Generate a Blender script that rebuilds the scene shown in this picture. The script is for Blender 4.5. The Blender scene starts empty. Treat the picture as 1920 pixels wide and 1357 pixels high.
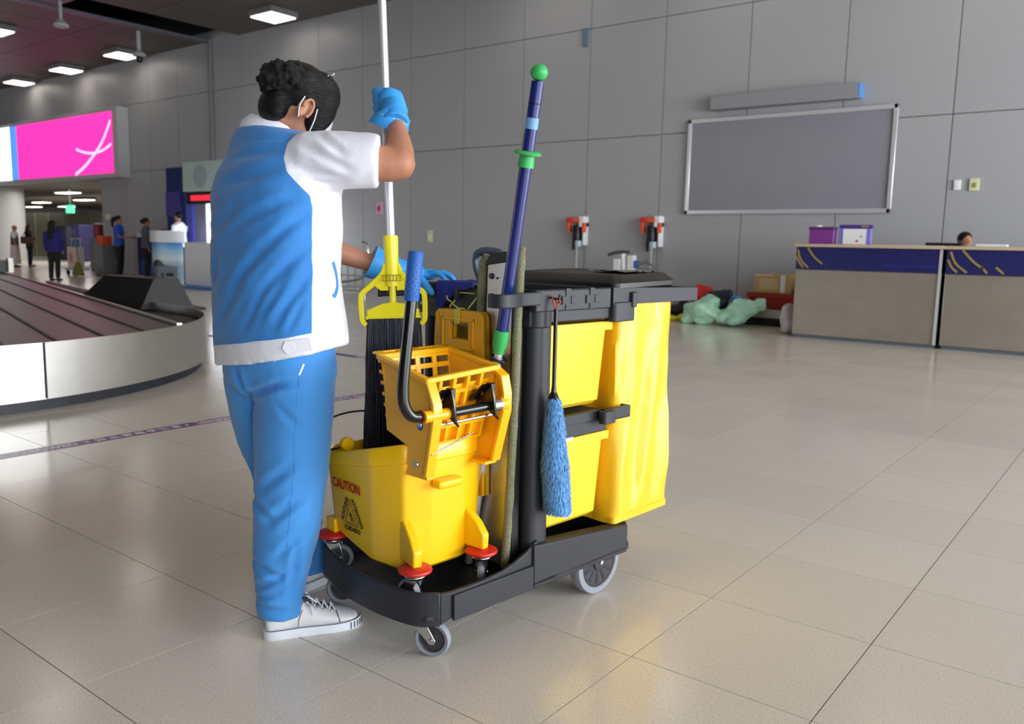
import bpy, bmesh, math, random
import numpy as np
from mathutils import Vector, Matrix, Quaternion
from mathutils import noise as mnoise

random.seed(7)
SC = bpy.context.scene
COL = SC.collection
PI = math.pi

# ------------------------------------------------------------ camera, light, exposure
cam_data = bpy.data.cameras.new('camera')
cam = bpy.data.objects.new('camera', cam_data)
COL.objects.link(cam)
CR = Vector((0.7888, 0.6143, 0.0203)); CF = Vector((-0.6066, 0.7829, -0.1381))
CR = (CR - CF * CR.dot(CF)).normalized(); CF.normalize(); CU = CR.cross(CF)
cam.matrix_world = Matrix(((CR.x, CU.x, -CF.x, 0), (CR.y, CU.y, -CF.y, 0), (CR.z, CU.z, -CF.z, 1.09), (0, 0, 0, 1)))
cam_data.sensor_width = 36.0
cam_data.lens = 36.0 * 1578.57 / 1920.0
cam_data.clip_end = 200
cam_data.dof.use_dof = True
cam_data.dof.focus_distance = 2.45
cam_data.dof.aperture_fstop = 4.5
SC.camera = cam

SC.view_settings.view_transform = 'Standard'
SC.view_settings.look = 'None'
SC.view_settings.gamma = 1.0
SC.view_settings.use_curve_mapping = False
SC.view_settings.exposure = 0.22
SC.cycles.use_denoising = True
SC.cycles.max_bounces = 7
SC.cycles.diffuse_bounces = 4
SC.cycles.glossy_bounces = 4
SC.cycles.caustics_reflective = False
SC.cycles.caustics_refractive = False
SC.cycles.sample_clamp_indirect = 6.0

world = bpy.data.worlds.new('world'); SC.world = world
world.use_nodes = True
wb = world.node_tree.nodes['Background']
wb.inputs[0].default_value = (0.86, 0.93, 1.0, 1); wb.inputs[1].default_value = 1.15

def area_light(name, loc, target, sx, sy, power, color):
    d = bpy.data.lights.new(name, 'AREA'); d.shape = 'RECTANGLE'; d.size = sx; d.size_y = sy
    d.energy = power; d.color = color
    o = bpy.data.objects.new(name, d); COL.objects.link(o)
    o.location = loc
    o.rotation_euler = (Vector(target) - Vector(loc)).to_track_quat('-Z', 'Y').to_euler()
    return o
# first light, added for assumed unseen windows: daylight from the right, behind the photographer
area_light('assumed_window_light', (8.2, 1.5, 2.2), (-3.0, 4.5, 0.7), 15.0, 3.6, 700, (0.93, 0.97, 1.0))  # bare added area light
area_light('wall_fill_side', (8.4, 8.0, 2.0), (-6.0, 12.6, 1.4), 8.0, 3.4, 1000, (0.94, 0.97, 1.0))  # added fill from the right, brightens the right part of the back wall
area_light('wall_fill_far', (-21.0, -8.6, 1.9), (-19.0, 8.0, 0.0), 28.0, 2.8, 750, (0.94, 0.97, 1.0))  # added unseen fill, no window there; lifts the left of the back wall
for _x, _y, _p in ((-34, 17, 260), (-46, 21, 300)):
    area_light('concourse_fill', (_x, _y, 2.85), (_x, _y, 0), 6.0, 4.0, _p, (1.0, 0.95, 0.88))  # added overhead fill to brighten the dark far hall, besides its lamps

# ------------------------------------------------------------ materials
def lin(c):
    return tuple(((x / 255.0) / 12.92 if x <= 10.3 else (((x / 255.0) + 0.055) / 1.055) ** 2.4) for x in c)

def mat(name, rgb, rough=0.5, metal=0.0, spec=0.5, noise_amt=0.0, noise_scale=20.0, bump=0.0, bump_scale=60.0,
        emit=None, estr=0.0, sheen=0.0, coat=0.0, sss=0.0, rand=0.0, aniso=None):
    m = bpy.data.materials.new(name); m.use_nodes = True
    nt = m.node_tree; b = nt.nodes['Principled BSDF']
    c = lin(rgb)
    b.inputs['Base Color'].default_value = (*c, 1)
    b.inputs['Roughness'].default_value = rough
    b.inputs['Metallic'].default_value = metal
    b.inputs['Specular IOR Level'].default_value = spec
    b.inputs['Coat Weight'].default_value = coat
    if sheen: b.inputs['Sheen Weight'].default_value = sheen
    if sss:
        b.inputs['Subsurface Weight'].default_value = sss
        b.inputs['Subsurface Radius'].default_value = (0.02, 0.008, 0.004)
    tc = nt.nodes.new('ShaderNodeTexCoord')
    if noise_amt > 0 or rand > 0:
        mx = nt.nodes.new('ShaderNodeMix'); mx.data_type = 'RGBA'; mx.blend_type = 'MULTIPLY'
        mx.inputs[0].default_value = 1.0
        mx.inputs[6].default_value = (*c, 1)
        if noise_amt > 0:
            n = nt.nodes.new('ShaderNodeTexNoise'); n.inputs['Scale'].default_value = noise_scale
            n.inputs['Detail'].default_value = 4
            nt.links.new(tc.outputs['Object'], n.inputs['Vector'])
            src = n.outputs['Fac']; amt = noise_amt
        else:
            n = nt.nodes.new('ShaderNodeObjectInfo'); src = n.outputs['Random']; amt = rand
        mr = nt.nodes.new('ShaderNodeMapRange')
        mr.inputs['From Min'].default_value = 0.25 if noise_amt > 0 else 0
        mr.inputs['From Max'].default_value = 0.75 if noise_amt > 0 else 1
        mr.inputs['To Min'].default_value = 1 - amt; mr.inputs['To Max'].default_value = 1 + amt
        nt.links.new(src, mr.inputs['Value'])
        cmb = nt.nodes.new('ShaderNodeCombineColor')
        for i in range(3): nt.links.new(mr.outputs[0], cmb.inputs[i])
        nt.links.new(cmb.outputs[0], mx.inputs[7])
        nt.links.new(mx.outputs[2], b.inputs['Base Color'])
    if bump > 0:
        n2 = nt.nodes.new('ShaderNodeTexNoise'); n2.inputs['Scale'].default_value = bump_scale
        n2.inputs['Detail'].default_value = 3
        if aniso:
            mp = nt.nodes.new('ShaderNodeMapping'); mp.inputs['Scale'].default_value = aniso
            nt.links.new(tc.outputs['Object'], mp.inputs[0]); nt.links.new(mp.outputs[0], n2.inputs['Vector'])
        else:
            nt.links.new(tc.outputs['Object'], n2.inputs['Vector'])
        bp = nt.nodes.new('ShaderNodeBump'); bp.inputs['Strength'].default_value = bump
        bp.inputs['Distance'].default_value = 0.01
        nt.links.new(n2.outputs['Fac'], bp.inputs['Height']); nt.links.new(bp.outputs[0], b.inputs['Normal'])
    if emit is not None:
        b.inputs['Emission Color'].default_value = (*lin(emit), 1)
        b.inputs['Emission Strength'].default_value = estr
    return m

M = {}
def tile_mat():
    m = mat('polished_floor_tile', (222, 214, 203), rough=0.16, spec=0.5)
    nt = m.node_tree; b = nt.nodes['Principled BSDF']
    tc = nt.nodes.new('ShaderNodeNewGeometry')
    n = nt.nodes.new('ShaderNodeTexNoise'); n.inputs['Scale'].default_value = 210; n.inputs['Detail'].default_value = 2
    nt.links.new(tc.outputs['Position'], n.inputs['Vector'])
    r = nt.nodes.new('ShaderNodeValToRGB')
    r.color_ramp.elements[0].position = 0.33; r.color_ramp.elements[0].color = (*lin((190, 180, 166)), 1)
    r.color_ramp.elements[1].position = 0.42; r.color_ramp.elements[1].color = (*lin((222, 214, 203)), 1)
    e = r.color_ramp.elements.new(0.66); e.color = (*lin((224, 216, 205)), 1)
    e = r.color_ramp.elements.new(0.8); e.color = (*lin((230, 224, 215)), 1)
    nt.links.new(n.outputs['Fac'], r.inputs[0])
    oi = nt.nodes.new('ShaderNodeObjectInfo')
    mr = nt.nodes.new('ShaderNodeMapRange'); mr.inputs['To Min'].default_value = 0.965; mr.inputs['To Max'].default_value = 1.03
    nt.links.new(oi.outputs['Random'], mr.inputs['Value'])
    mx = nt.nodes.new('ShaderNodeMix'); mx.data_type = 'RGBA'; mx.blend_type = 'MULTIPLY'; mx.inputs[0].default_value = 1
    cmb = nt.nodes.new('ShaderNodeCombineColor')
    for i in range(3): nt.links.new(mr.outputs[0], cmb.inputs[i])
    nt.links.new(r.outputs[0], mx.inputs[6]); nt.links.new(cmb.outputs[0], mx.inputs[7])
    nt.links.new(mx.outputs[2], b.inputs['Base Color'])
    n3 = nt.nodes.new('ShaderNodeTexNoise'); n3.inputs['Scale'].default_value = 2.3; n3.inputs['Detail'].default_value = 5
    nt.links.new(tc.outputs['Position'], n3.inputs['Vector'])
    m3 = nt.nodes.new('ShaderNodeMapRange'); m3.inputs['To Min'].default_value = 0.12; m3.inputs['To Max'].default_value = 0.22
    nt.links.new(n3.outputs['Fac'], m3.inputs['Value']); nt.links.new(m3.outputs[0], b.inputs['Roughness'])
    n4 = nt.nodes.new('ShaderNodeTexNoise'); n4.inputs['Scale'].default_value = 60; n4.inputs['Detail'].default_value = 2
    nt.links.new(tc.outputs['Position'], n4.inputs['Vector'])
    bp = nt.nodes.new('ShaderNodeBump'); bp.inputs['Strength'].default_value = 0.03; bp.inputs['Distance'].default_value = 0.004
    nt.links.new(n4.outputs['Fac'], bp.inputs['Height']); nt.links.new(bp.outputs[0], b.inputs['Normal'])
    return m
M['tile'] = tile_mat()
M['grout'] = mat('dark_grout', (70, 62, 54), 0.9)
M['wall'] = mat('grey_wall_panel', (162, 163, 167), 0.42, spec=0.5, rand=0.02)
M['wall_gap'] = mat('wall_joint', (60, 60, 62), 0.8)
M['ceil'] = mat('brown_ceiling_panel', (88, 80, 74), 0.6, rand=0.06)
M['ceil_gap'] = mat('dark_ceiling_void', (22, 21, 21), 0.9)
M['ceil_beam'] = mat('pale_ceiling_edge', (92, 98, 106), 0.5)
M['pale'] = mat('pale_wall', (176, 178, 182), 0.6)
M['bronze_steel'] = mat('worn_steel_slat', (96, 91, 86), 0.42, 0.5, noise_amt=0.12, noise_scale=3)
M['steel'] = mat('brushed_steel', (196, 194, 190), 0.3, 0.9, noise_amt=0.06, noise_scale=6, bump=0.08, bump_scale=9, aniso=(1, 1, 60))
M['steel_warm'] = mat('brushed_steel_counter', (178, 170, 158), 0.38, 0.75, noise_amt=0.07, noise_scale=4)
M['chrome'] = mat('zinc_plated_metal', (205, 207, 208), 0.24, 1.0)
M['alu'] = mat('white_aluminium', (222, 224, 228), 0.28, 0.5)
M['black'] = mat('black_structural_plastic', (44, 46, 52), 0.46, spec=0.4, bump=0.12, bump_scale=500)
M['black_deep'] = mat('deep_black_plastic', (20, 21, 23), 0.42, spec=0.4)
M['black_gloss'] = mat('glossy_black', (16, 16, 17), 0.22, spec=0.6)
M['yellow'] = mat('yellow_plastic', (252, 198, 8), 0.36, spec=0.5, coat=0.15, sss=0.0)
M['yellow_wr'] = mat('orange_yellow_plastic', (250, 182, 8), 0.34, spec=0.5, coat=0.15)
M['yellow_bin'] = mat('light_yellow_plastic', (246, 202, 42), 0.45)
M['yellow_lime'] = mat('lemon_yellow_plastic', (238, 226, 20), 0.36, coat=0.2)
M['yellow_dull'] = mat('ochre_yellow_plastic', (222, 164, 22), 0.42)
M['vinyl'] = mat('yellow_vinyl', (246, 196, 34), 0.3, coat=0.35, bump=0.25, bump_scale=14)
M['red'] = mat('red_bumper', (206, 34, 30), 0.45, noise_amt=0.12, noise_scale=60)
M['grey_rubber'] = mat('grey_rubber', (142, 147, 156), 0.6)
M['hub'] = mat('dark_hub', (58, 56, 60), 0.55)
M['pole_blue'] = mat('navy_painted_pole', (22, 36, 112), 0.25, spec=0.6, coat=0.4)
M['green'] = mat('green_plastic', (62, 180, 96), 0.45)
M['grip'] = mat('blue_rubber_grip', (38, 98, 178), 0.55)
M['glove'] = mat('blue_latex_glove', (56, 156, 232), 0.42, sss=0.05, bump=0.15, bump_scale=40)
M['glove_in'] = mat('glove_lining', (196, 214, 196), 0.7)
M['white_cloth'] = mat('white_cotton', (228, 229, 240), 0.8, sheen=0.2, bump=0.12, bump_scale=120)
M['trouser'] = mat('blue_trouser_cloth', (62, 142, 216), 0.8, sheen=0.25, noise_amt=0.04, noise_scale=8, bump=0.10, bump_scale=140)
M['skin'] = mat('tan_skin', (186, 128, 100), 0.5, sss=0.12, noise_amt=0.05, noise_scale=14)
M['skin_bg'] = mat('skin_far', (168, 118, 92), 0.6)
M['hair'] = mat('black_hair', (9, 8, 9), 0.46, spec=0.3, bump=0.5, bump_scale=30, aniso=(1, 1, 14))
M['scrunch'] = mat('black_gauze', (12, 12, 13), 0.9, bump=0.6, bump_scale=90)
M['shoe'] = mat('white_canvas', (232, 230, 232), 0.8, bump=0.12, bump_scale=200, noise_amt=0.04, noise_scale=25)
M['sole'] = mat('white_rubber_sole', (224, 228, 236), 0.55)
M['seam'] = mat('dark_seam', (70, 68, 74), 0.8)
M['yarn'] = mat('navy_black_yarn', (26, 29, 46), 0.5, noise_amt=0.4, noise_scale=45)
M['fuzz_blue'] = mat('blue_fibre', (104, 168, 226), 0.75, sheen=0.4, rand=0.0, noise_amt=0.40, noise_scale=70)
M['fuzz_green'] = mat('khaki_pile', (150, 150, 118), 0.9, noise_amt=0.2, noise_scale=150, bump=0.9, bump_scale=350)
M['rope'] = mat('lime_cord', (196, 204, 84), 0.7)
M['navy'] = mat('navy_panel', (34, 36, 92), 0.3, coat=0.3)
M['gold'] = mat('gold_print', (150, 128, 74), 0.4)
M['white'] = mat('white_gloss', (232, 234, 238), 0.4)
M['print_red'] = mat('red_print', (176, 30, 22), 0.5)
M['print_black'] = mat('black_print', (34, 34, 26), 0.5)
M['tape'] = mat('purple_floor_tape', (72, 58, 128), 0.35)
M['tape_edge'] = mat('red_tape_edge', (196, 106, 104), 0.4)
M['tape_txt'] = mat('tape_lettering', (232, 232, 242), 0.4)
M['rubber_belt'] = mat('black_belt', (40, 36, 34), 0.5)
M['navy_plinth'] = mat('scuffed_plinth', (28, 31, 42), 0.5, noise_amt=0.5, noise_scale=9)
M['lamp'] = mat('lit_lamp', (255, 252, 245), 0.5, emit=(255, 244, 226), estr=5.5)
M['lamp_body'] = mat('lamp_housing', (120, 122, 124), 0.5)

# ------------------------------------------------------------ mesh building
class MB:
    def __init__(s): s.v = []; s.f = []
    def add(s, vs, fs, T=None):
        k = len(s.v)
        s.v += [tuple(T @ Vector(p)) if T is not None else tuple(p) for p in vs]
        s.f += [tuple(i + k for i in f) for f in fs]
        return s
    def box(s, x0, x1, y0, y1, z0, z1, T=None):
        vs = [(x, y, z) for z in (z0, z1) for y in (y0, y1) for x in (x0, x1)]
        return s.add(vs, [(0, 2, 3, 1), (4, 5, 7, 6), (0, 1, 5, 4), (2, 6, 7, 3), (0, 4, 6, 2), (1, 3, 7, 5)], T)
    def loft(s, rings, cap=True, closed=True, T=None):
        n = len(rings[0]); vs = [p for r in rings for p in r]; fs = []
        for i in range(len(rings) - 1):
            for j in range(n if closed else n - 1):
                a = i * n + j; b = i * n + (j + 1) % n
                fs.append((a, b, b + n, a + n))
        if cap and closed:
            fs.append(tuple(range(n - 1, -1, -1))); fs.append(tuple(range((len(rings) - 1) * n, len(rings) * n)))
        return s.add(vs, fs, T)
    def tube(s, path, r, n=12, T=None, cap=True, flat=None):
        P = [Vector(p) for p in path]; m = len(P)
        rr = r if isinstance(r, (list, tuple)) else [r] * m
        tan = [((P[min(i + 1, m - 1)] - P[max(i - 1, 0)]).normalized()) for i in range(m)]
        up = Vector((0, 0, 1)) if abs(tan[0].z) < 0.9 else Vector((1, 0, 0))
        nx = tan[0].cross(up).normalized(); rings = []
        for i in range(m):
            if i: 
                q = tan[i - 1].rotation_difference(tan[i]); nx = (q @ nx).normalized()
            ny = tan[i].cross(nx).normalized(); k = flat or 1.0
            rings.append([P[i] + nx * math.cos(2 * PI * j / n) * rr[i] + ny * math.sin(2 * PI * j / n) * rr[i] * k for j in range(n)])
        return s.loft(rings, cap=cap, T=T)
    def prism(s, poly, h0, h1, axis='z', T=None):
        def pt(a, b, h): return (a, b, h) if axis == 'z' else ((h, a, b) if axis == 'x' else (a, h, b))
        return s.loft([[pt(a, b, h0) for a, b in poly], [pt(a, b, h1) for a, b in poly]], T=T)
    def lathe(s, prof, c=(0, 0, 0), axis='z', n=24, T=None, cap=True):
        rings = []
        for r, h in prof:
            ring = []
            for j in range(n):
                a = 2 * PI * j / n; x, y = r * math.cos(a), r * math.sin(a)
                p = (x, y, h) if axis == 'z' else ((h, x, y) if axis == 'x' else (x, h, y))
                ring.append((p[0] + c[0], p[1] + c[1], p[2] + c[2]))
            rings.append(ring)
        return s.loft(rings, T=T, cap=cap)
    def ball(s, c, r, n=16, m=10, T=None, R=None):
        r = r if isinstance(r, (list, tuple)) else (r, r, r); rings = []
        for i in range(m + 1):
            t = PI * i / m; t = min(max(t, 0.02), PI - 0.02)
            ring = []
            for j in range(n):
                a = 2 * PI * j / n
                p = Vector((math.sin(t) * math.cos(a) * r[0], math.sin(t) * math.sin(a) * r[1], -math.cos(t) * r[2]))
                if R is not None: p = R @ p
                ring.append(p + Vector(c))
            rings.append(ring)
        return s.loft(rings, T=T)
    def mesh(s, name):
        me = bpy.data.meshes.new(name); me.from_pydata([tuple(p) for p in s.v], [], s.f); me.update()
        return me
    def build(s, name, m, parent=None, bevel=0.0, smooth=35, seg=2, label=None, sub=0, fixn=True, kind=None):
        me = s.mesh(name)
        if fixn:
            bm = bmesh.new(); bm.from_mesh(me); bmesh.ops.recalc_face_normals(bm, faces=bm.faces); bm.to_mesh(me); bm.free()
        if smooth:
            me.shade_smooth(); me.set_sharp_from_angle(angle=math.radians(smooth))
        me.materials.append(m)
        o = bpy.data.objects.new(name, me); COL.objects.link(o)
        if parent: o.parent = parent
        if bevel:
            b = o.modifiers.new('bevel', 'BEVEL'); b.width = bevel; b.segments = seg; b.limit_method = 'ANGLE'; b.angle_limit = math.radians(40)
        if sub:
            b = o.modifiers.new('sub', 'SUBSURF'); b.levels = sub; b.render_levels = sub
        if label: o['label'] = label
        if kind: o['kind'] = kind
        return o

def ell(c, ax, ay, rx, ry, n=24, p=2.0):
    c = Vector(c); ax = Vector(ax); ay = Vector(ay); out = []
    for j in range(n):
        t = 2 * PI * j / n; cs, sn = math.cos(t), math.sin(t)
        cs = math.copysign(abs(cs) ** (2 / p), cs); sn = math.copysign(abs(sn) ** (2 / p), sn)
        out.append(c + ax * rx * cs + ay * ry * sn)
    return out
def rrect(w, d, r, n=4, cx=0, cy=0):
    pts = []
    for (sx, sy, a0) in ((1, 1, 0), (-1, 1, 90), (-1, -1, 180), (1, -1, 270)):
        for i in range(n + 1):
            a = math.radians(a0 + 90 * i / n)
            pts.append((cx + sx * (w / 2 - r) + r * math.cos(a), cy + sy * (d / 2 - r) + r * math.sin(a)))
    return pts
def catmull(pts, k=6):
    P = [Vector(p) for p in pts]; out = []
    for i in range(len(P) - 1):
        p0 = P[max(i - 1, 0)]; p1 = P[i]; p2 = P[i + 1]; p3 = P[min(i + 2, len(P) - 1)]
        for j in range(k):
            t = j / k
            out.append(0.5 * ((2 * p1) + (-p0 + p2) * t + (2 * p0 - 5 * p1 + 4 * p2 - p3) * t * t + (-p0 + 3 * p1 - 3 * p2 + p3) * t ** 3))
    out.append(P[-1]); return out

def thing(name, label, cat, loc=(0, 0, 0), rotz=0.0, group=None):
    o = bpy.data.objects.new(name, None); COL.objects.link(o)
    o.empty_display_size = 0.1
    o.location = loc; o.rotation_euler = (0, 0, rotz); o['label'] = label; o['category'] = cat
    if group: o['group'] = group
    return o
def tag(o, label, cat, group=None):
    o['label'] = label; o['category'] = cat
    if group: o['group'] = group
    return o
def struct(o, label=None):
    o['kind'] = 'structure'
    if label: o['label'] = label
    return o
def dup(root, loc, rotz, label=None):
    r = root.copy(); COL.objects.link(r); r.location = loc; r.rotation_euler = (0, 0, rotz)
    if label: r['label'] = label
    for ch in list(root.children):
        c = ch.copy(); COL.objects.link(c); c.parent = r
        for g in ch.children:
            d = g.copy(); COL.objects.link(d); d.parent = c
    return r
def organic(name, mb, m, parent=None, voxel=0.01, smooth=4, label=None, disp=None, decimate=None):
    """one continuous surface grown over overlapping volumes"""
    me = mb.mesh('tmp'); bm = bmesh.new(); bm.from_mesh(me); bmesh.ops.recalc_face_normals(bm, faces=bm.faces); bm.to_mesh(me); bm.free()
    t = bpy.data.objects.new('tmp', me); COL.objects.link(t)
    r = t.modifiers.new('r', 'REMESH'); r.mode = 'VOXEL'; r.voxel_size = voxel; r.adaptivity = 0
    s = t.modifiers.new('s', 'SMOOTH'); s.factor = 0.5; s.iterations = smooth
    bpy.context.view_layer.update()
    dg = bpy.context.evaluated_depsgraph_get()
    me2 = bpy.data.meshes.new_from_object(t.evaluated_get(dg))
    bpy.data.objects.remove(t)
    me2.name = name; me2.materials.clear(); me2.materials.append(m)
    n = len(me2.vertices); co = np.empty(n * 3); me2.vertices.foreach_get('co', co); co = co.reshape(-1, 3)
    if disp is not None:
        no = np.empty(n * 3); me2.vertices.foreach_get('normal', no); no = no.reshape(-1, 3)
        co = co + no * disp(co)[:, None]
        me2.vertices.foreach_set('co', co.ravel()); me2.update()
    me2.shade_smooth()
    o = bpy.data.objects.new(name, me2); COL.objects.link(o)
    if parent: o.parent = parent
    if label: o['label'] = label
    return o
def creases(co, segs):
    """cloth folds: each (p0, p1, width, depth)"""
    d = np.zeros(len(co))
    for p0, p1, w, dep in segs:
        p0 = np.array(p0, float); p1 = np.array(p1, float); ab = p1 - p0
        t = np.clip(((co - p0) @ ab) / (ab @ ab), 0, 1)
        q = p0 + t[:, None] * ab; r = np.linalg.norm(co - q, axis=1)
        fade = np.sin(np.clip(t, 0.03, 0.97) * PI) ** 0.5
        d += fade * (-dep * np.exp(-(r / w) ** 2) + 0.6 * dep * np.exp(-((r - 1.7 * w) / w) ** 2))
    return d
def nz(co, scale, amp, off=(0, 0, 0), stretch=(1, 1, 1)):
    return np.array([mnoise.noise(Vector((p[0] * scale * stretch[0] + off[0], p[1] * scale * stretch[1] + off[1], p[2] * scale * stretch[2] + off[2]))) for p in co]) * amp
FONT = None
def text_mesh(txt, size, m, parent, name='lettering', T=None, extrude=0.0003, align='CENTER', bold=0.0, sx=1.0, label=None):
    c = bpy.data.curves.new('t', 'FONT'); c.body = txt; c.size = size; c.align_x = align; c.align_y = 'CENTER'
    c.extrude = extrude; c.offset = bold; c.resolution_u = 3
    t = bpy.data.objects.new('t', c); COL.objects.link(t)
    bpy.context.view_layer.update()
    dg = bpy.context.evaluated_depsgraph_get()
    me = bpy.data.meshes.new_from_object(t.evaluated_get(dg)); bpy.data.objects.remove(t)
    S = Matrix.Diagonal((sx, 1, 1, 1))
    me.transform((T if T is not None else Matrix()) @ S)
    me.name = name; me.materials.clear(); me.materials.append(m)
    o = bpy.data.objects.new(name, me); COL.objects.link(o)
    if parent: o.parent = parent
    if label: o['label'] = label
    return o
def frame(o, x, y):
    """matrix with origin o, axes x,y and z = x cross y"""
    x = Vector(x).normalized(); y = Vector(y); z = x.cross(y).normalized(); y = z.cross(x)
    return Matrix(((x.x, y.x, z.x, o[0]), (x.y, y.y, z.y, o[1]), (x.z, y.z, z.z, o[2]), (0, 0, 0, 1)))
# ============================================================ THE SETTING
TX, TY = 0.4821, 0.5018
OX, OY = -1.523, 1.893
WY = 12.6
# floor: slab, one object per tile for the nearest ones, the rest joined
fb = MB().box(-60, 9, -9, 30, -0.12, -0.004)
floor = struct(fb.build('floor', M['grout'], smooth=None), 'polished beige tile floor of the arrivals hall')
tile_me = MB().box(0.0015, TX - 0.0015, 0.0015, TY - 0.0015, -0.006, 0.0).mesh('tile'); tile_me.materials.append(M['tile'])
def screen(p):
    d = Vector(p) - Vector((0, 0, 1.09)); z = d.dot(CF)
    if z < 0.3: return None
    return 960 + 1578.57 * d.dot(CR) / z, 678.5 - 1578.57 * d.dot(CU) / z, z
cands = []; rest = MB()
for i in range(-75, 22):
    for j in range(-20, 38):
        x, y = OX + i * TX, OY + j * TY
        if y > 16.5: continue
        s = screen((x + TX / 2, y + TY / 2, 0))
        if s and -260 < s[0] < 2150 and s[1] < 1560 and s[2] > 1.2: cands.append((s[2], x, y))
        else: rest.add([(x + .0015, y + .0015, 0), (x + TX - .0015, y + .0015, 0), (x + TX - .0015, y + TY - .0015, 0), (x + .0015, y + TY - .0015, 0)], [(0, 1, 2, 3)])
cands.sort()
for k, (d, x, y) in enumerate(cands):
    if k < 298:
        o = bpy.data.objects.new('tile', tile_me); COL.objects.link(o); o.location = (x, y, 0); o.parent = floor
    else:
        rest.box(x + .0015, x + TX - .0015, y + .0015, y + TY - .0015, -0.003, 0)
rest.box(-60, 9, 16.6, 30, -0.003, 0).box(-60, -38, -9, 16.6, -0.003, 0)
rest.build('distant_tiles', M['tile'], floor, smooth=None, fixn=False, kind='stuff')

# back wall: slab and panels
wb_ = MB().box(-25.2, 9, WY + 0.03, WY + 0.3, 0, 7.0).box(-60, -25.2, WY + 0.03, WY + 0.3, 2.85, 7.0)
wall = struct(wb_.build('wall_back', M['wall_gap'], smooth=None), 'long grey panelled wall behind the counters')
PW = 1.43
rows = [(0.0, 2.915), (2.915, 4.755), (4.755, 6.2)]
pm = []
for z0, z1 in rows:
    me = MB().box(0.006, PW - 0.006, 0, 0.03, z0 + 0.006, z1 - 0.006).mesh('panel'); me.materials.append(M['wall']); pm.append(me)
x = -2.48 - PW * 16
i = 0
while x < 8:
    for r, me in enumerate(pm):
        o = bpy.data.objects.new('panel', me); COL.objects.link(o); o.location = (x, WY, 0); o.parent = wall
    x += PW
x = -2.48 - PW * 17
while x > -45:
    for me in pm[1:]:
        o = bpy.data.objects.new('panel', me); COL.objects.link(o); o.location = (x, WY, 0); o.parent = wall
    x -= PW
# conduit on the wall
t = MB().tube([(-19.45, WY - 0.04, 2.75), (-19.45, WY - 0.04, 6.0)], 0.035, 10)
t.box(-19.51, -19.39, WY - 0.06, WY, 3.9, 3.95).box(-19.51, -19.39, WY - 0.06, WY, 5.0, 5.05)
tag(t.build('conduit', M['lamp_body']), 'thin pale vertical conduit running up the grey wall above the kiosk', 'pipe')

# ceiling
CZ = 5.95
cb = MB().box(-60, 6, -9, WY + .3, CZ + 1.0, CZ + 1.1)
ceiling = struct(cb.build('ceiling', M['ceil_gap'], smooth=None), 'dark brown panelled ceiling with an open slot')
SX0, SX1 = -19.5, -18.3
cpw, cpl = 1.13, 2.4
cme = MB().box(0.012, cpw - 0.012, 0.012, cpl - 0.012, 0, 0.03).mesh('ceiling_panel'); cme.materials.append(M['ceil'])
restc = MB()
def cpanel(x, y):
    s = screen((x + cpw / 2, y + cpl / 2, CZ))
    if s and -400 < s[0] < 1000 and -260 < s[1] < 260 and s[2] < 45:
        o = bpy.data.objects.new('panel', cme); COL.objects.link(o); o.location = (x, y, CZ); o.parent = ceiling
    else: restc.box(x + .012, x + cpw - .012, y + .012, y + cpl - .012, CZ, CZ + .03)
for side in (0, 1):
    for k in range(40):
        x = SX0 - 0.25 - (k + 1) * cpw if side == 0 else SX1 + k * cpw
        if x > 5.5 or x < -60: continue
        for j in range(10):
            y = WY - (j + 1) * cpl
            if y < -9.5: continue
            cpanel(x, y)
restc.build('distant_panels', M['ceil'], ceiling, smooth=None, fixn=False, kind='stuff')
struct(MB().box(SX0 - 0.24, SX0, -9, WY, CZ - 0.02, CZ + 0.03).build('trim_1', M['ceil_beam'], smooth=None), 'pale edge beam beside the dark ceiling slot')
struct(MB().box(SX0, SX1, 8.3, 8.9, CZ + 0.02, CZ + 0.1).build('trim_2', M['ceil_beam'], smooth=None), 'short cross beam bridging the dark ceiling slot')
# pink strips of reflected sign light are left to the renderer; lamps:
def lamp(x, y, label, z=CZ, sx=0.72, sy=0.62):
    t = thing('ceiling_lamp', label, 'lamp', (x, y, z), 0, 'square ceiling lamps')
    MB().box(-sx / 2 - .04, sx / 2 + .04, -sy / 2 - .04, sy / 2 + .04, -0.12, 0).build('housing', M['lamp_body'], t, smooth=None)
    MB().box(-sx / 2, sx / 2, -sy / 2, sy / 2, -0.14, -0.119).build('diffuser', M['lamp'], t, smooth=None)
    return t
l0 = lamp(-15.8, 11.75, 'lit square lamp on the ceiling above and right of the dark slot')
lampspots = [(-22.5, 11.9, 'lit ceiling lamp just behind the hanging camera pole near the wall'), (-25.9, 12.0, 'lit ceiling lamp, second from the left along the wall edge'),
             (-29.3, 12.1, 'lit ceiling lamp, leftmost and farthest along the wall edge'), (-22.5, 8.8, 'lit ceiling lamp cut by the left frame edge, upper one'),
             (-25.9, 8.8, 'lit ceiling lamp cut by the left frame edge, below the upper one'), (-29.3, 8.8, 'dim far lamp at the left frame edge')]
for x, y, lb in lampspots: dup(l0, (x, y, CZ), 0, lb)
for x, y in [(-12.4, 8.3), (-15.8, 8.3), (-5.7, 11.3), (-9.1, 11.4), (-12.4, 5.1), (-9.1, 8.2), (-5.7, 8.2), (-2.3, 8.2), (-2.3, 11.3), (-5.7, 5.0), (-2.3, 5.0), (-9.1, 5.0), (-5.7, 1.8), (-2.3, 1.8), (1.1, 5.0), (1.1, 8.2), (-2.3, -1.4), (1.1, 1.8), (-9.1, 1.8), (-12.4, 1.8)]:
    dup(l0, (x, y, CZ), 0, 'square lamp in the ceiling above the picture, seen only in the floor')

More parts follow.
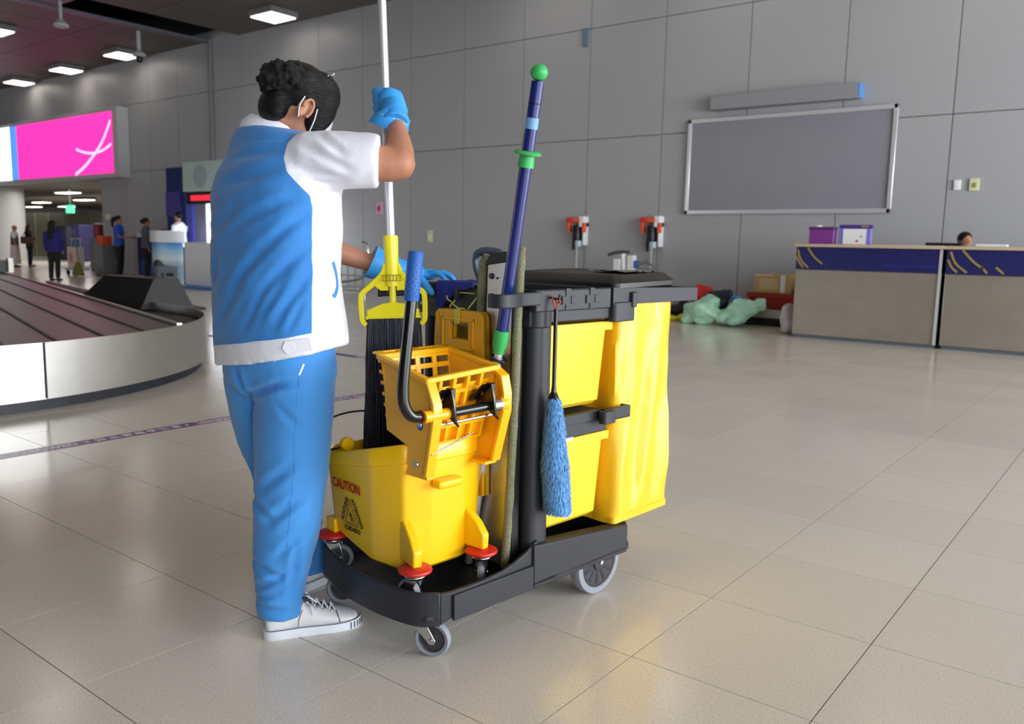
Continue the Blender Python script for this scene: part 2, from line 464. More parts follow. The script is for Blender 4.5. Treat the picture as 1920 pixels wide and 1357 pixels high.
# the low hall through the opening, left
struct(MB().box(-60, -25.2, WY + 0.3, 30, 2.95, 3.05).build('ceiling_low', M['ceil'], smooth=None), 'low ceiling of the far concourse')
struct(MB().box(-60, -59.8, -9, 30, 0, 6.3).build('wall_left', M['pale'], smooth=None), 'far end wall')
struct(MB().box(-60, -25.2, 29.8, 30, 0, 3).build('wall_far', M['pale'], smooth=None), 'pale far wall of the concourse')
struct(MB().box(-60, 9, -9.2, -9, 0, 6.4).build('wall_front', M['wall_gap'], smooth=None), 'wall opposite, out of view')
struct(MB().box(-25.35, -25.2, WY + .3, 30, 0, 3).build('wall_side', M['wall'], smooth=None), 'side of the concourse opening')
col = MB().lathe([(1.3, 0), (1.3, 2.95)], (-38.4, 14.4, 0), n=40)
struct(col.build('trim_3', M['pale']), 'thick round pale column at the left edge')
for x, y, lb in [(-36.2, 16.6, 'long far concourse lamp, nearest and highest'), (-42.4, 20.2, 'far concourse lamp on the right'), (-48.7, 20.9, 'far concourse lamp on the left'), (-53.5, 24.4, 'most distant concourse lamp, centre'), (-57, 24.0, 'most distant concourse lamp, left')]:
    lamp(x, y, lb, 2.95, 1.3, 0.45)['group'] = 'concourse lamps'
# ============================================================ BEHIND: tape, carousel, wall things, counters, people
def tape(nm, T, L_, label, items):
    t = thing('floor_tape', label, 'tape', (0, 0, 0), 0, None)
    MB().box(0, L_, -0.045, 0.045, 0.0002, 0.0010, T).build('band', M['tape'], t, smooth=None)
    MB().box(0, L_, 0.045, 0.052, 0.0002, 0.0010, T).box(0, L_, -0.052, -0.045, 0.0002, 0.0010, T).build('edge_line', M['tape_edge'], t, smooth=None)
    for x, s, size, al in items:
        text_mesh(s, size, M['tape_txt'], t, 'lettering', T @ Matrix.Translation((x, 0, 0.0014)), extrude=0.0002, align=al, bold=0.0016)
T1 = Matrix.Translation((-4.47, 0.4, 0)) @ Matrix.Rotation(PI / 2, 4, 'Z')
tape('t', T1, 5.05, 'purple lettered floor tape running from the left edge behind the cleaner', [
    (1.632, 'NO TROLLEYS ALLOWED', 0.066, 'RIGHT'), (1.684, '•', 0.08, 'CENTER')]
    + [(1.756 + k * .0735, c, 0.060, 'CENTER') for k, c in enumerate('禁止使用手推车')] + [(2.264, '•', 0.08, 'CENTER'), (2.33, 'ไม่อนุญาตให้ใช้รถเข็น', 0.066, 'LEFT'), (3.02, '•', 0.08, 'CENTER'),
    (3.10, 'NO TROLLEYS ALLOWED', 0.066, 'LEFT'), (3.90, '•', 0.08, 'CENTER'), (3.98, '禁止使用手推车', 0.06, 'LEFT')])
T2 = Matrix.Translation((-4.42, 5.38, 0)) @ Matrix.Rotation(PI, 4, 'Z')
tape('t', T2, 9.0, 'fainter purple floor tape farther back, crossing behind the mop', [(0.3, 'NO TROLLEYS ALLOWED  •  禁止使用手推车', 0.066, 'LEFT')])

# ---- baggage carousel
ca = thing('baggage_carousel', 'curved steel baggage carousel with slatted deck at the left', 'carousel', (0, 0, 0))
CC = Vector((-7.95, 2.05)); CRAD = 2.50; ZT = 0.43
arc = [(CC.x + CRAD * math.cos(math.radians(a)), CC.y + CRAD * math.sin(math.radians(a))) for a in range(-2, 86, 4)]
outl = [(-5.45, -3.0), (-5.50, -0.5)] + [(CC.x + CRAD, 1.2)] + arc + [(-8.6, 4.62), (-13.0, 5.6)]
def skin_wall(path, z0, z1, th, nm, m_, par):
    mb = MB(); P = [Vector(p) for p in path]; rings = []
    for i in range(len(P)):
        t = (P[min(i + 1, len(P) - 1)] - P[max(i - 1, 0)]).normalized(); n_ = Vector((-t.y, t.x)) * th
        rings.append([(P[i].x, P[i].y, z0), (P[i].x, P[i].y, z1), (P[i].x + n_.x, P[i].y + n_.y, z1), (P[i].x + n_.x, P[i].y + n_.y, z0)])
    return mb.loft(rings).build(nm, m_, par, smooth=30)
skin_wall(outl[:6], 0.075, ZT, 0.02, 'steel_skirt', M['steel'], ca)
skin_wall(outl[5:], 0.075, ZT, 0.02, 'steel_skirt', M['steel'], ca)
inn = [(x - 0.05 * (x + 8) / 2.4 if y > 1 else x - .05, y - 0.05 * max(0, (y - 2)) / 2.4) for x, y in outl]
skin_wall(inn, 0.0, 0.078, 0.02, 'plinth', M['navy_plinth'], ca)
sm = MB()
for k in (5,): x, y = outl[k]; sm.box(x - .004, x + .012, y - .003, y + .003, .08, ZT)
sm.build('skirt_joint', M['seam'], ca)
D_ = Vector((-0.966, 0.259)); N_ = Vector((0.259, 0.966))   # slat direction and its normal
railp = Vector((-6.12, 3.56)); s_rail = railp.dot(N_)
def outer_end(s):
    """where the line offset s along N_ meets the outline"""
    p = N_ * s; d = -D_
    oc = p - CC; bq = oc.dot(d); cq = oc.dot(oc) - (CRAD - 0.03) ** 2; disc = bq * bq - cq
    if disc > 0:
        q = p + d * (-bq + math.sqrt(disc))
        if q.y > 1.25: return q
    t = (-5.54 - p.x) / d.x; return p + d * t
ns = 20; wsl = 0.31
for k in range(ns):
    s1 = s_rail - 0.02 - k * wsl; s0 = s1 - wsl + 0.016
    sl = MB(); k2 = 3
    A = [outer_end(s0 + (s1 - s0) * i / k2) for i in range(k2 + 1)]
    Bf = [N_ * (s0 + (s1 - s0) * i / k2) + D_ * 20.5 for i in range(k2 + 1)]
    poly = [(p.x, p.y) for p in A] + [(p.x, p.y) for p in reversed(Bf)]
    sl.prism(poly, ZT - 0.045, ZT - 0.012); o = sl.build('slat', M['bronze_steel'], ca, smooth=None)
    rb_ = MB(); a = outer_end(s1 + .006); c_ = N_ * (s1 + .006) + D_ * 20.5; w = N_ * .010
    rb_.loft([[(q.x - w.x, q.y - w.y, ZT - .04), (q.x + w.x, q.y + w.y, ZT - .04), (q.x + w.x, q.y + w.y, ZT - .001), (q.x - w.x, q.y - w.y, ZT - .001)] for q in (a, c_)]); rb_.build('slat_rib', M['rubber_belt'], ca, smooth=None)
rl = MB(); a = outer_end(s_rail); c_ = N_ * s_rail + D_ * 14; w = N_ * .03
rl.loft([[(q.x - w.x, q.y - w.y, ZT - .05), (q.x - w.x * .6, q.y - w.y * .6, ZT + .012), (q.x + w.x * .6, q.y + w.y * .6, ZT + .012), (q.x + w.x, q.y + w.y, ZT - .05)] for q in (a, c_)])
rl.build('guide_rail', M['steel'], ca, smooth=None)
# belt behind the rail: overlapping black plates
for k in range(10):
    s0 = 0.15 + k * 0.34
    q = railp + D_ * s0
    pl2 = MB(); pts = []
    for i in range(9):
        a = PI * i / 8; pts.append((q.x - D_.x * -.16 * math.sin(a) * 1.0 + N_.x * (.04 + 1.0 * i / 8), q.y - D_.y * -.16 * math.sin(a) + N_.y * (.04 + 1.0 * i / 8)))
    pts2 = [(x + D_.x * .36, y + D_.y * .36) for x, y in reversed(pts)]
    lim = [((x, y) if (Vector((x, y)) - CC).length < CRAD - .05 or x < -8.2 else tuple(CC + (Vector((x, y)) - CC).normalized() * (CRAD - .05))) for x, y in pts + pts2]
    pl2.prism(lim, ZT - .10 - .002 * k, ZT - .085 + .006 - .002 * k); pl2.build('belt_plate', M['rubber_belt'], ca, smooth=None)
wd = MB()
q = Vector((-8.75, 4.62)); e1 = Vector((0.985, -.02, 0)); 
P3 = lambda a, c, z: (q.x + a, q.y + c, z)
wd.loft([[P3(-.82, -.22, .355), P3(.50, -.17, .355), P3(.50, .40, .355), P3(-.82, .40, .355)], [P3(-.60, .02, .66), P3(.38, .05, .66), P3(.38, .30, .66), P3(-.60, .30, .66)]])
tag(wd.build('luggage_deflector', M['black_deep'], None, smooth=None), 'black sloped box standing on the carousel near its curved end', 'deflector')
sg = MB().loft([[P3(.501, -.18, .355), P3(.52, -.18, .355), P3(.52, .41, .355), P3(.501, .41, .355)], [P3(.381, .04, .665), P3(.40, .04, .665), P3(.40, .31, .665), P3(.381, .31, .665)]])
sg.build('steel_end_plate', M['hub'], bpy.data.objects['luggage_deflector'], smooth=None)
gb = thing('carousel_hood', 'low grey metal hood on the carousel at the left edge', 'hood', (0, 0, 0))
MB().box(-22, -16.35, 5.9, 6.4, .42, .63).build('hood_body', mat('grey_painted_metal', (96, 98, 98), .5), gb, smooth=None)
MB().box(-16.35, -16.25, 6.36, 6.44, .42, .67).build('hood_edge', M['steel'], gb, smooth=None)

# ---- light box sign over the opening
sg = thing('light_box_sign', 'large lit pink advertising light box over the hall opening', 'sign', (0, 0, 0))
sy0, sy1 = 12.25, WY + .03
sg.scale = (1.0208, 1, 1.0208); sg.location = (0, 0, -.0227)
MB().box(-36, -23.15, sy0 + .02, sy1, 2.72, 4.62).build('casing', M['pale'], sg, bevel=.01)
MB().box(-29.45, -23.42, sy0 - .01, sy0 + .01, 2.84, 4.50).build('pink_panel', mat('lit_pink', (250, 60, 170), .4, emit=(255, 52, 172), estr=0.95), sg, smooth=None)
MB().box(-29.95, -29.45, sy0 - .012, sy0 + .01, 2.84, 4.50).build('blue_panel', mat('lit_blue', (70, 140, 220), .4, emit=(80, 150, 235), estr=.9), sg, smooth=None)
MB().box(-36, -29.95, sy0 - .012, sy0 + .01, 2.84, 4.50).build('white_panel', mat('lit_white', (250, 250, 250), .4, emit=(255, 255, 255), estr=2.2), sg, smooth=None)
def flatband(pts, w, y, nm, m_, par):
    P = catmull([(p[0], 0, p[1]) for p in pts], 8); rings = []
    for i, p in enumerate(P):
        t = (P[min(i + 1, len(P) - 1)] - P[max(i - 1, 0)]).normalized(); n_ = Vector((-t.z, 0, t.x)) * w / 2
        rings.append([(p.x - n_.x, y, p.z - n_.z), (p.x + n_.x, y, p.z + n_.z), (p.x + n_.x, y + .004, p.z + n_.z), (p.x - n_.x, y + .004, p.z - n_.z)])
    return MB().loft(rings).build(nm, m_, par, smooth=None)
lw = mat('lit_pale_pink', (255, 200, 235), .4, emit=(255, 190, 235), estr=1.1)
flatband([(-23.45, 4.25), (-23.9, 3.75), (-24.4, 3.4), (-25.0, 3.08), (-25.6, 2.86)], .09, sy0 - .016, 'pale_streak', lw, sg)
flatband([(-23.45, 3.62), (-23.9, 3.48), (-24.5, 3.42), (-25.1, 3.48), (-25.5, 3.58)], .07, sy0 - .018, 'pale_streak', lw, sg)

# ---- hanging camera poles
def pendant(x, y, z, label, big):
    t = thing('ceiling_pendant', label, 'camera', (x, y, 0), 0, None)
    MB().tube([(0, 0, z + .05), (0, 0, CZ + .1)], .045 if big else .035, 12).build('drop_pole', M['pale'], t)
    MB().lathe([(0, z + .10), (.06, z + .09), (.15, z), (.15, z - .05), (.10, z - .07), (0, z - .07)], n=20).build('canopy', M['pale'], t)
    if big: MB().ball((0, 0, z - .12), .085, 14, 10).build('camera_dome', M['black_gloss'], t)
pendant(-20.0, 11.0, 5.42, 'white drop pole ending in a dark camera dome, in front of a lamp', True)
pendant(-19.0, 8.75, 5.50, 'thin white drop pole with flat plate, nearer the left edge', False)

# ---- wall fittings
wt = thing('notice_board', 'wide grey notice board in a pale frame on the right of the wall', 'board', (0, 0, 0))
y0 = WY - .03
MB().box(-6.24, -3.19, y0, WY, 1.66, 3.06).build('board_panel', mat('grey_felt', (134, 135, 144), .7, noise_amt=.03, noise_scale=2), wt, smooth=None)
f = MB(); 
for a in ((-6.28, -6.22, 1.63, 3.10), (-3.21, -3.15, 1.63, 3.10), (-6.28, -3.15, 3.04, 3.10), (-6.28, -3.15, 1.63, 1.69)): f.box(a[0], a[1], y0 - .03, y0 + .01, a[2], a[3])
f.build('frame', M['alu'], wt, bevel=.006)
wl = thing('wall_light_bar', 'long grey box light mounted on the wall above the notice board', 'lamp', (0, 0, 0))
MB().box(-5.86, -3.66, WY - .20, WY, 3.20, 3.41).build('housing', mat('grey_box', (140, 142, 148), .5), wl, bevel=.01)
MB().box(-3.66, -3.64, WY - .20, WY, 3.21, 3.40).build('blue_end_cap', mat('blue_film', (80, 140, 210), .4), wl, smooth=None)
def plate_(x, z, w, h_, m_, label, nm='wall_switch', cat='switch', extra=None):
    t = thing(nm, label, cat, (x, WY, z))
    MB().box(-w / 2, w / 2, -.03, 0, -h_ / 2, h_ / 2).build('cover', m_, t, bevel=.004)
    if extra: MB().box(-w * .2, w * .2, -.036, -.03, -h_ * .25, h_ * .15).build('rocker', extra, t, smooth=None)
cream = mat('cream_plastic', (214, 210, 176), .5)
plate_(-2.35, 1.99, .08, .13, M['white'], 'small white switch on the wall, left of two beside the notice board', extra=M['white'])
plate_(-2.15, 1.99, .11, .16, cream, 'cream switch on the wall, right of two beside the notice board', extra=mat('green_led', (130, 150, 60), .4))
plate_(-11.92, 1.22, .13, .24, cream, 'cream socket on the wall between mop pole and blue pole', 'wall_socket', 'socket', M['white'])
plate_(-13.4, 1.80, .2, .27, mat('pink_paper', (214, 170, 196), .6), 'small pink notice on the wall left of the mop pole', 'wall_notice', 'notice', M['print_red'])
plate_(-25.0, 1.66, .25, .16, cream, 'cream box on the wall by the hall opening', 'wall_box', 'box')
plate_(-8.3, 4.62, .10, .30, mat('dim_blue', (90, 120, 140), .5), 'small bluish fitting high on the wall above the blue pole', 'wall_fitting', 'fitting')
orange = mat('orange_plastic', (236, 92, 40), .45)
for x, lb in ((-8.33, 'orange and black wall tool with a pale pole, left of two'), (-6.86, 'orange and black wall tool with a pale pole, right of two')):
    t = thing('wall_tool', lb, 'tool', (x, WY - .12, 0), 0, 'orange tools on the wall')
    MB().box(-.04, .12, -.045, .045, 1.50, 1.575).box(-.06, -.01, -.045, .045, 1.33, 1.52, Matrix.Rotation(-.06, 4, 'Y')).box(.12, .17, -.04, .04, 1.33, 1.50, Matrix.Rotation(.03, 4, 'Y')).build('orange_clamp', orange, t, bevel=.008)
    MB().box(-.16, -.05, -.05, .05, 1.49, 1.58).build('red_knob', M['red'], t, bevel=.01)
    MB().box(.10, .20, -.04, .12, 1.42, 1.60).box(.17, .20, -.02, .12, 1.10, 1.5).build('white_bracket', M['white'], t, bevel=.006)
    MB().lathe([(0, 1.18), (.075, 1.18), (.08, 1.24), (.075, 1.42), (.06, 1.45), (0, 1.45)], (.04, 0, 0), n=20).box(-.04, -.01, -.02, .02, 1.02, 1.25).build('black_drum', M['black_deep'], t)
    MB().lathe([(0, 1.08), (.06, 1.08), (.065, 1.18), (0, 1.18)], (.08, 0, 0), n=18).build('pale_cap', mat('ice_blue', (176, 200, 214), .4), t)
    MB().tube([(.05, 0, 1.09), (.03, 0, .02)], .022, 10).build('pole', M['pale'], t)

# ---- luggage trolley behind the cart lid
tr_ = thing('luggage_trolley', 'white and grey luggage trolley parked at the wall behind the cart lid', 'trolley', (-6.85, 11.7, 0))
MB().tube(catmull([(-.30, 0, .96), (-.15, 0, 1.0), (.05, 0, 1.01), (.08, 0, .98)], 5), .028, 10).build('push_handle', mat('slate_grey', (72, 78, 88), .5), tr_)
MB().tube([(-.03, 0, .98), (.03, 0, .35)], .045, 12).build('column', M['white'], tr_)
MB().box(-.18, -.06, -.05, .05, .70, .90).build('advert_panel', M['white'], tr_, bevel=.01); MB().box(.07, .19, -.05, .05, .72, .96).build('advert_panel', M['white'], tr_, bevel=.01)
MB().box(.19, .24, -.05, .05, .76, .88).build('blue_panel', M['grip'], tr_, bevel=.005)
bk_ = MB().tube(catmull([(.24, 0, .82), (.38, 0, .86), (.44, 0, .90)], 4), .03, 10)
bk_.tube(catmull([(.40, 0, .84), (.52, 0, .80), (.58, 0, .62), (.62, 0, .40)], 5), .018, 10)
for k in range(6): bk_.tube([(.10 + k * .08, .05, .42), (.12 + k * .08, .05, .78)], .006, 6)
for z in (.45, .6, .75): bk_.tube([(.08, .05, z), (.58, .05, z)], .006, 6)
bk_.build('basket', M['lamp_body'], tr_)
MB().box(-.2, .7, -.25, .25, .16, .22).build('base_frame', M['steel'], tr_, bevel=.01)
wx = MB()
for x, y in ((-.15, -.22), (-.15, .22), (.62, -.22), (.62, .22)): wx.lathe([(0, -.02), (.08, -.02), (.08, .02), (0, .02)], (x, y, .08), 'y', 16)
wx.build('wheels', M['black_deep'], tr_)
# a second trolley corner between cleaner and mop
t2 = thing('wire_trolley', 'grey wire trolley end just visible between the cleaner and the mop', 'trolley', (-12.6, 11.6, 0))
q2 = MB(); 
for k in range(4): q2.tube([(-.9 + k * .22, 0, .15), (-.9 + k * .22, 0, .9)], .012, 6)
q2.tube(catmull([(-.95, 0, .25), (-.3, 0, .35), (-.1, 0, .6), (-.1, 0, 1.0), (-.25, 0, 1.08)], 6), .025, 8)
q2.tube([(-.95, 0, .4), (-.2, 0, .4)], .012, 6).tube([(-.9, 0, .15), (-.9, 0, 0)], .03, 8).tube([(-.2, 0, .15), (-.2, 0, 0)], .03, 8); q2.build('wire_frame', M['steel'], t2)
MB().box(-1.0, -.1, -.25, .25, .12, .18).build('base', M['steel'], t2, bevel=.01)

# ---- platform with red box and carton
pf_ = thing('low_platform', 'low grey steel platform on the floor beside the counter', 'platform', (0, 0, 0))
MB().box(-5.3, -3.55, 11.75, 12.5, .12, .24).build('deck', M['steel_warm'], pf_, bevel=.01)
MB().box(-5.25, -3.6, 11.82, 12.5, 0, .12).build('recess', M['black_deep'], pf_, smooth=None)
rbx = MB().box(-4.83, -3.75, 11.85, 12.45, .241, .47); rbx.box(-4.86, -3.72, 11.83, 12.47, .40, .47)
tag(rbx.build('red_crate', mat('brick_red', (158, 32, 20), .6), bevel=.01), 'flat dark red crate lying on the steel platform', 'crate')
cb_ = thing('carton', 'tan cardboard carton with white end on the red crate', 'box', (0, 0, 0))
MB().box(-4.78, -4.27, 11.9, 12.3, .472, .735).build('box_body', mat('tan_card', (196, 160, 104), .7), cb_, bevel=.005)
MB().box(-4.39, -4.32, 11.895, 11.9, .48, .73).box(-4.78, -4.5, 11.896, 11.9, .72, .73).build('white_label', M['white'], cb_, smooth=None)
MB().box(-4.70, -4.42, 11.895, 11.9, .52, .68).build('pale_print', mat('pale_ochre', (206, 186, 138), .7), cb_, smooth=None)
tag(MB().ball((-4.02, 12.1, .535), (.17, .15, .062), 16, 10).build('purple_bundle', mat('purple_cloth', (110, 40, 110), .8)), 'small purple bundle beside the carton next to the counter', 'bundle')
tag(MB().ball((-3.98, 12.15, .65), (.14, .12, .052), 14, 8).build('orange_bundle', mat('rust_cloth', (180, 80, 50), .8)), 'small rust-coloured bundle on the purple one beside the counter', 'bundle')
def heap(nm, parts, m_, label, cat, vox=.025, amp=.05, loc=(0, 0, 0)):
    mb = MB()
    for c, r in parts: mb.ball(c, r, 18, 12)
    o = organic(nm, mb, m_, None, vox, 3, disp=lambda co: nz(co, 6, amp) + nz(co, 14, amp * .4, (4, 4, 4)))
    n_ = len(o.data.vertices); zc = np.empty(n_ * 3); o.data.vertices.foreach_get('co', zc); zc = zc.reshape(-1, 3); zc[:, 2] = np.maximum(zc[:, 2], .002); o.data.vertices.foreach_set('co', zc.ravel()); o.data.update()
    tag(o, label, cat); return o
mint = mat('mint_plastic', (180, 228, 202), .45, bump=.6, bump_scale=8)
heap('plastic_sack', [((-5.30, 11.35, .17), (.27, .2, .16)), ((-5.22, 11.4, .29), (.15, .14, .14)), ((-5.13, 11.33, .33), (.09, .1, .10)), ((-5.48, 11.35, .10), (.16, .15, .10)), ((-4.98, 11.35, .12), (.14, .12, .10))], mint, 'larger mint-green plastic sack on the floor behind the cart, left of two', 'sack', amp=.07)
heap('plastic_sack', [((-4.80, 11.4, .16), (.16, .13, .17)), ((-4.68, 11.5, .24), (.16, .13, .14)), ((-4.55, 11.55, .32), (.10, .09, .09)), ((-4.82, 11.5, .32), (.12, .12, .08)), ((-4.80, 11.25, .08), (.1, .1, .08))], mint, 'smaller mint-green plastic sack, right of two beside the red crate', 'sack', amp=.07)
heap('red_bag', [((-5.62, 11.9, .30), (.12, .14, .24)), ((-5.50, 11.9, .35), (.10, .12, .18))], M['red'], 'red bag standing behind the larger green sack', 'bag', amp=.04)
heap('dark_bag', [((-5.25, 11.63, .34), (.2, .09, .16)), ((-5.08, 11.63, .44), (.12, .08, .08))], M['yarn'], 'dark bag behind the green sacks against the wall', 'bag', amp=.04)
heap('black_bundle', [((-5.93, 11.75, .13), (.16, .13, .11)), ((-5.80, 11.7, .20), (.10, .1, .12))], M['black_deep'], 'black bundle on the floor left of the red bag', 'bundle', amp=.03)
heap('yellow_rag', [((-6.05, 11.55, .05), (.10, .07, .05)), ((-5.86, 11.5, .04), (.08, .07, .045)), ((-5.72, 11.55, .06), (.09, .07, .06))], mat('yellow_rag', (214, 210, 50), .7), 'yellow rags lying on the floor left of the green sacks', 'rag', .02, .02)
heap('blue_bundle', [((-4.98, 11.75, .36), (.08, .08, .06)), ((-4.98, 11.75, .18), (.09, .09, .18))], M['glove'], 'small blue bag peeking out between the two green sacks', 'bag', .02, .02)
heap('white_sack', [((-3.93, 11.0, .20), (.10, .12, .20)), ((-3.88, 10.95, .10), (.13, .12, .10))], mat('white_film', (206, 204, 212), .4), 'small white plastic bag leaning at the counter corner', 'bag', .02, .03)

# ---- counters
def counter(x0, x1, label, stripes):
    t = thing('service_counter', label, 'counter', (x0, 10.6, 0), 0, 'steel service counters'); w = x1 - x0
    MB().box(0, w, 0, .55, .04, 0.86).build('steel_front', M['steel_warm'], t, bevel=.008)
    MB().box(0.0, w, -.01, .55, .86, 1.135).build('navy_fascia', M['navy'], t, bevel=.004)
    MB().box(-.02, w + .02, -.04, .58, 1.135, 1.175).build('worktop', mat('beige_laminate', (188, 170, 146), .35), t, bevel=.006)
    MB().box(.02, w - .02, .02, .5, 0, .04).build('kick_plate', mat('slate_kick', (88, 98, 108), .4), t, smooth=None)
    MB().box(w - .03, w - .0, -.016, .3, 0.04, 1.13).build('edge_strip', M['alu'], t, smooth=None)
    for s in stripes: flatband([(x, z) for x, z in s], .022, -.016, 'gold_curve', M['gold'], t)
counter(-3.73, -2.06, 'nearer-left steel and navy service counter with display stands on top', [[(.02, 1.10), (.06, .98), (.16, .88)], [(.14, 1.13), (.22, 1.02), (.33, .93)], [(.0, 1.02), (.04, .95), (.10, .88)]])
counter(-2.02, 0.4, 'right-hand steel and navy service counter with the seated attendant', [[(.04, 1.11), (.10, .98), (.22, .88)], [(.16, 1.13), (.28, 1.0), (.38, .93)], [(.36, .95), (.42, .88)], [(.50, .95), (.58, .88)], [(.02, 1.02), (.06, .94), (.12, .88)]])
MB().box(1.05, 1.63, -.014, -.010, .92, .945).build('blue_line', mat('mid_blue', (30, 40, 120), .4), [o for o in bpy.data.objects if o.name == 'service_counter'][0], smooth=None)
ds = thing('display_stand', 'small purple display box at the left end of the counter', 'display', (-3.45, 10.75, 1.176))
MB().box(-.17, .13, -.06, .06, 0, .19).build('purple_box', mat('magenta_purple', (124, 56, 140), .4), ds, bevel=.006)
MB().box(-.175, .135, -.065, .065, .17, .21).build('top_rim', mat('dark_purple', (84, 44, 100), .4), ds, bevel=.004)
MB().ball((-.08, 0, .212), (.05, .04, .02), 10, 6).build('white_slip', M['white'], ds)
d2 = thing('display_stand', 'larger white and violet display stand with a dark top, right of the purple box', 'display', (-3.08, 10.75, 1.176))
MB().box(-.19, .19, -.03, .03, 0, .23).build('violet_frame', mat('violet', (128, 118, 200), .4), d2, bevel=.004)
MB().box(-.135, .135, -.036, -.03, .0, .185).build('white_sheet', M['white'], d2, smooth=None)
MB().box(-.185, .20, -.035, .035, .19, .235).build('dark_header', mat('indigo', (70, 50, 130), .4), d2, bevel=.003)
MB().box(.08, .16, -.040, -.035, .205, .225).build('gold_print', M['gold'], d2, smooth=None)
MB().box(.02, .05, -.040, -.036, .03, .05).box(.07, .09, -.04, -.036, .09, .105).build('red_dot', M['print_red'], d2, smooth=None)
mn = thing('monitor', 'dark monitor top just showing behind the gap between counters', 'monitor', (-2.2, 11.3, .79))
MB().box(-.2, .2, -.02, .02, .12, .425).build('screen', M['black_deep'], mn, bevel=.006)
MB().box(-.03, .03, -.02, .02, 0, .14).box(-.12, .12, -.08, .08, -.01, 0).build('stand', M['black_deep'], mn, smooth=None)
tag(MB().box(-1.75, -1.45, 10.68, 10.82, 1.176, 1.20).build('paper_tray', M['white']), 'flat white paper tray on the right counter near the frame edge', 'tray')
dk_ = thing('counter_desk', 'low desk behind the service counters', 'desk', (-3.0, 11.2, 0)); MB().box(0, 3.2, 0, .25, .74, .78).build('desktop', M['pale'], dk_, bevel=.005); MB().box(.02, .06, .02, .23, 0, .74).box(3.1, 3.16, .02, .23, 0, .74).build('desk_leg', M['pale'], dk_, smooth=None)

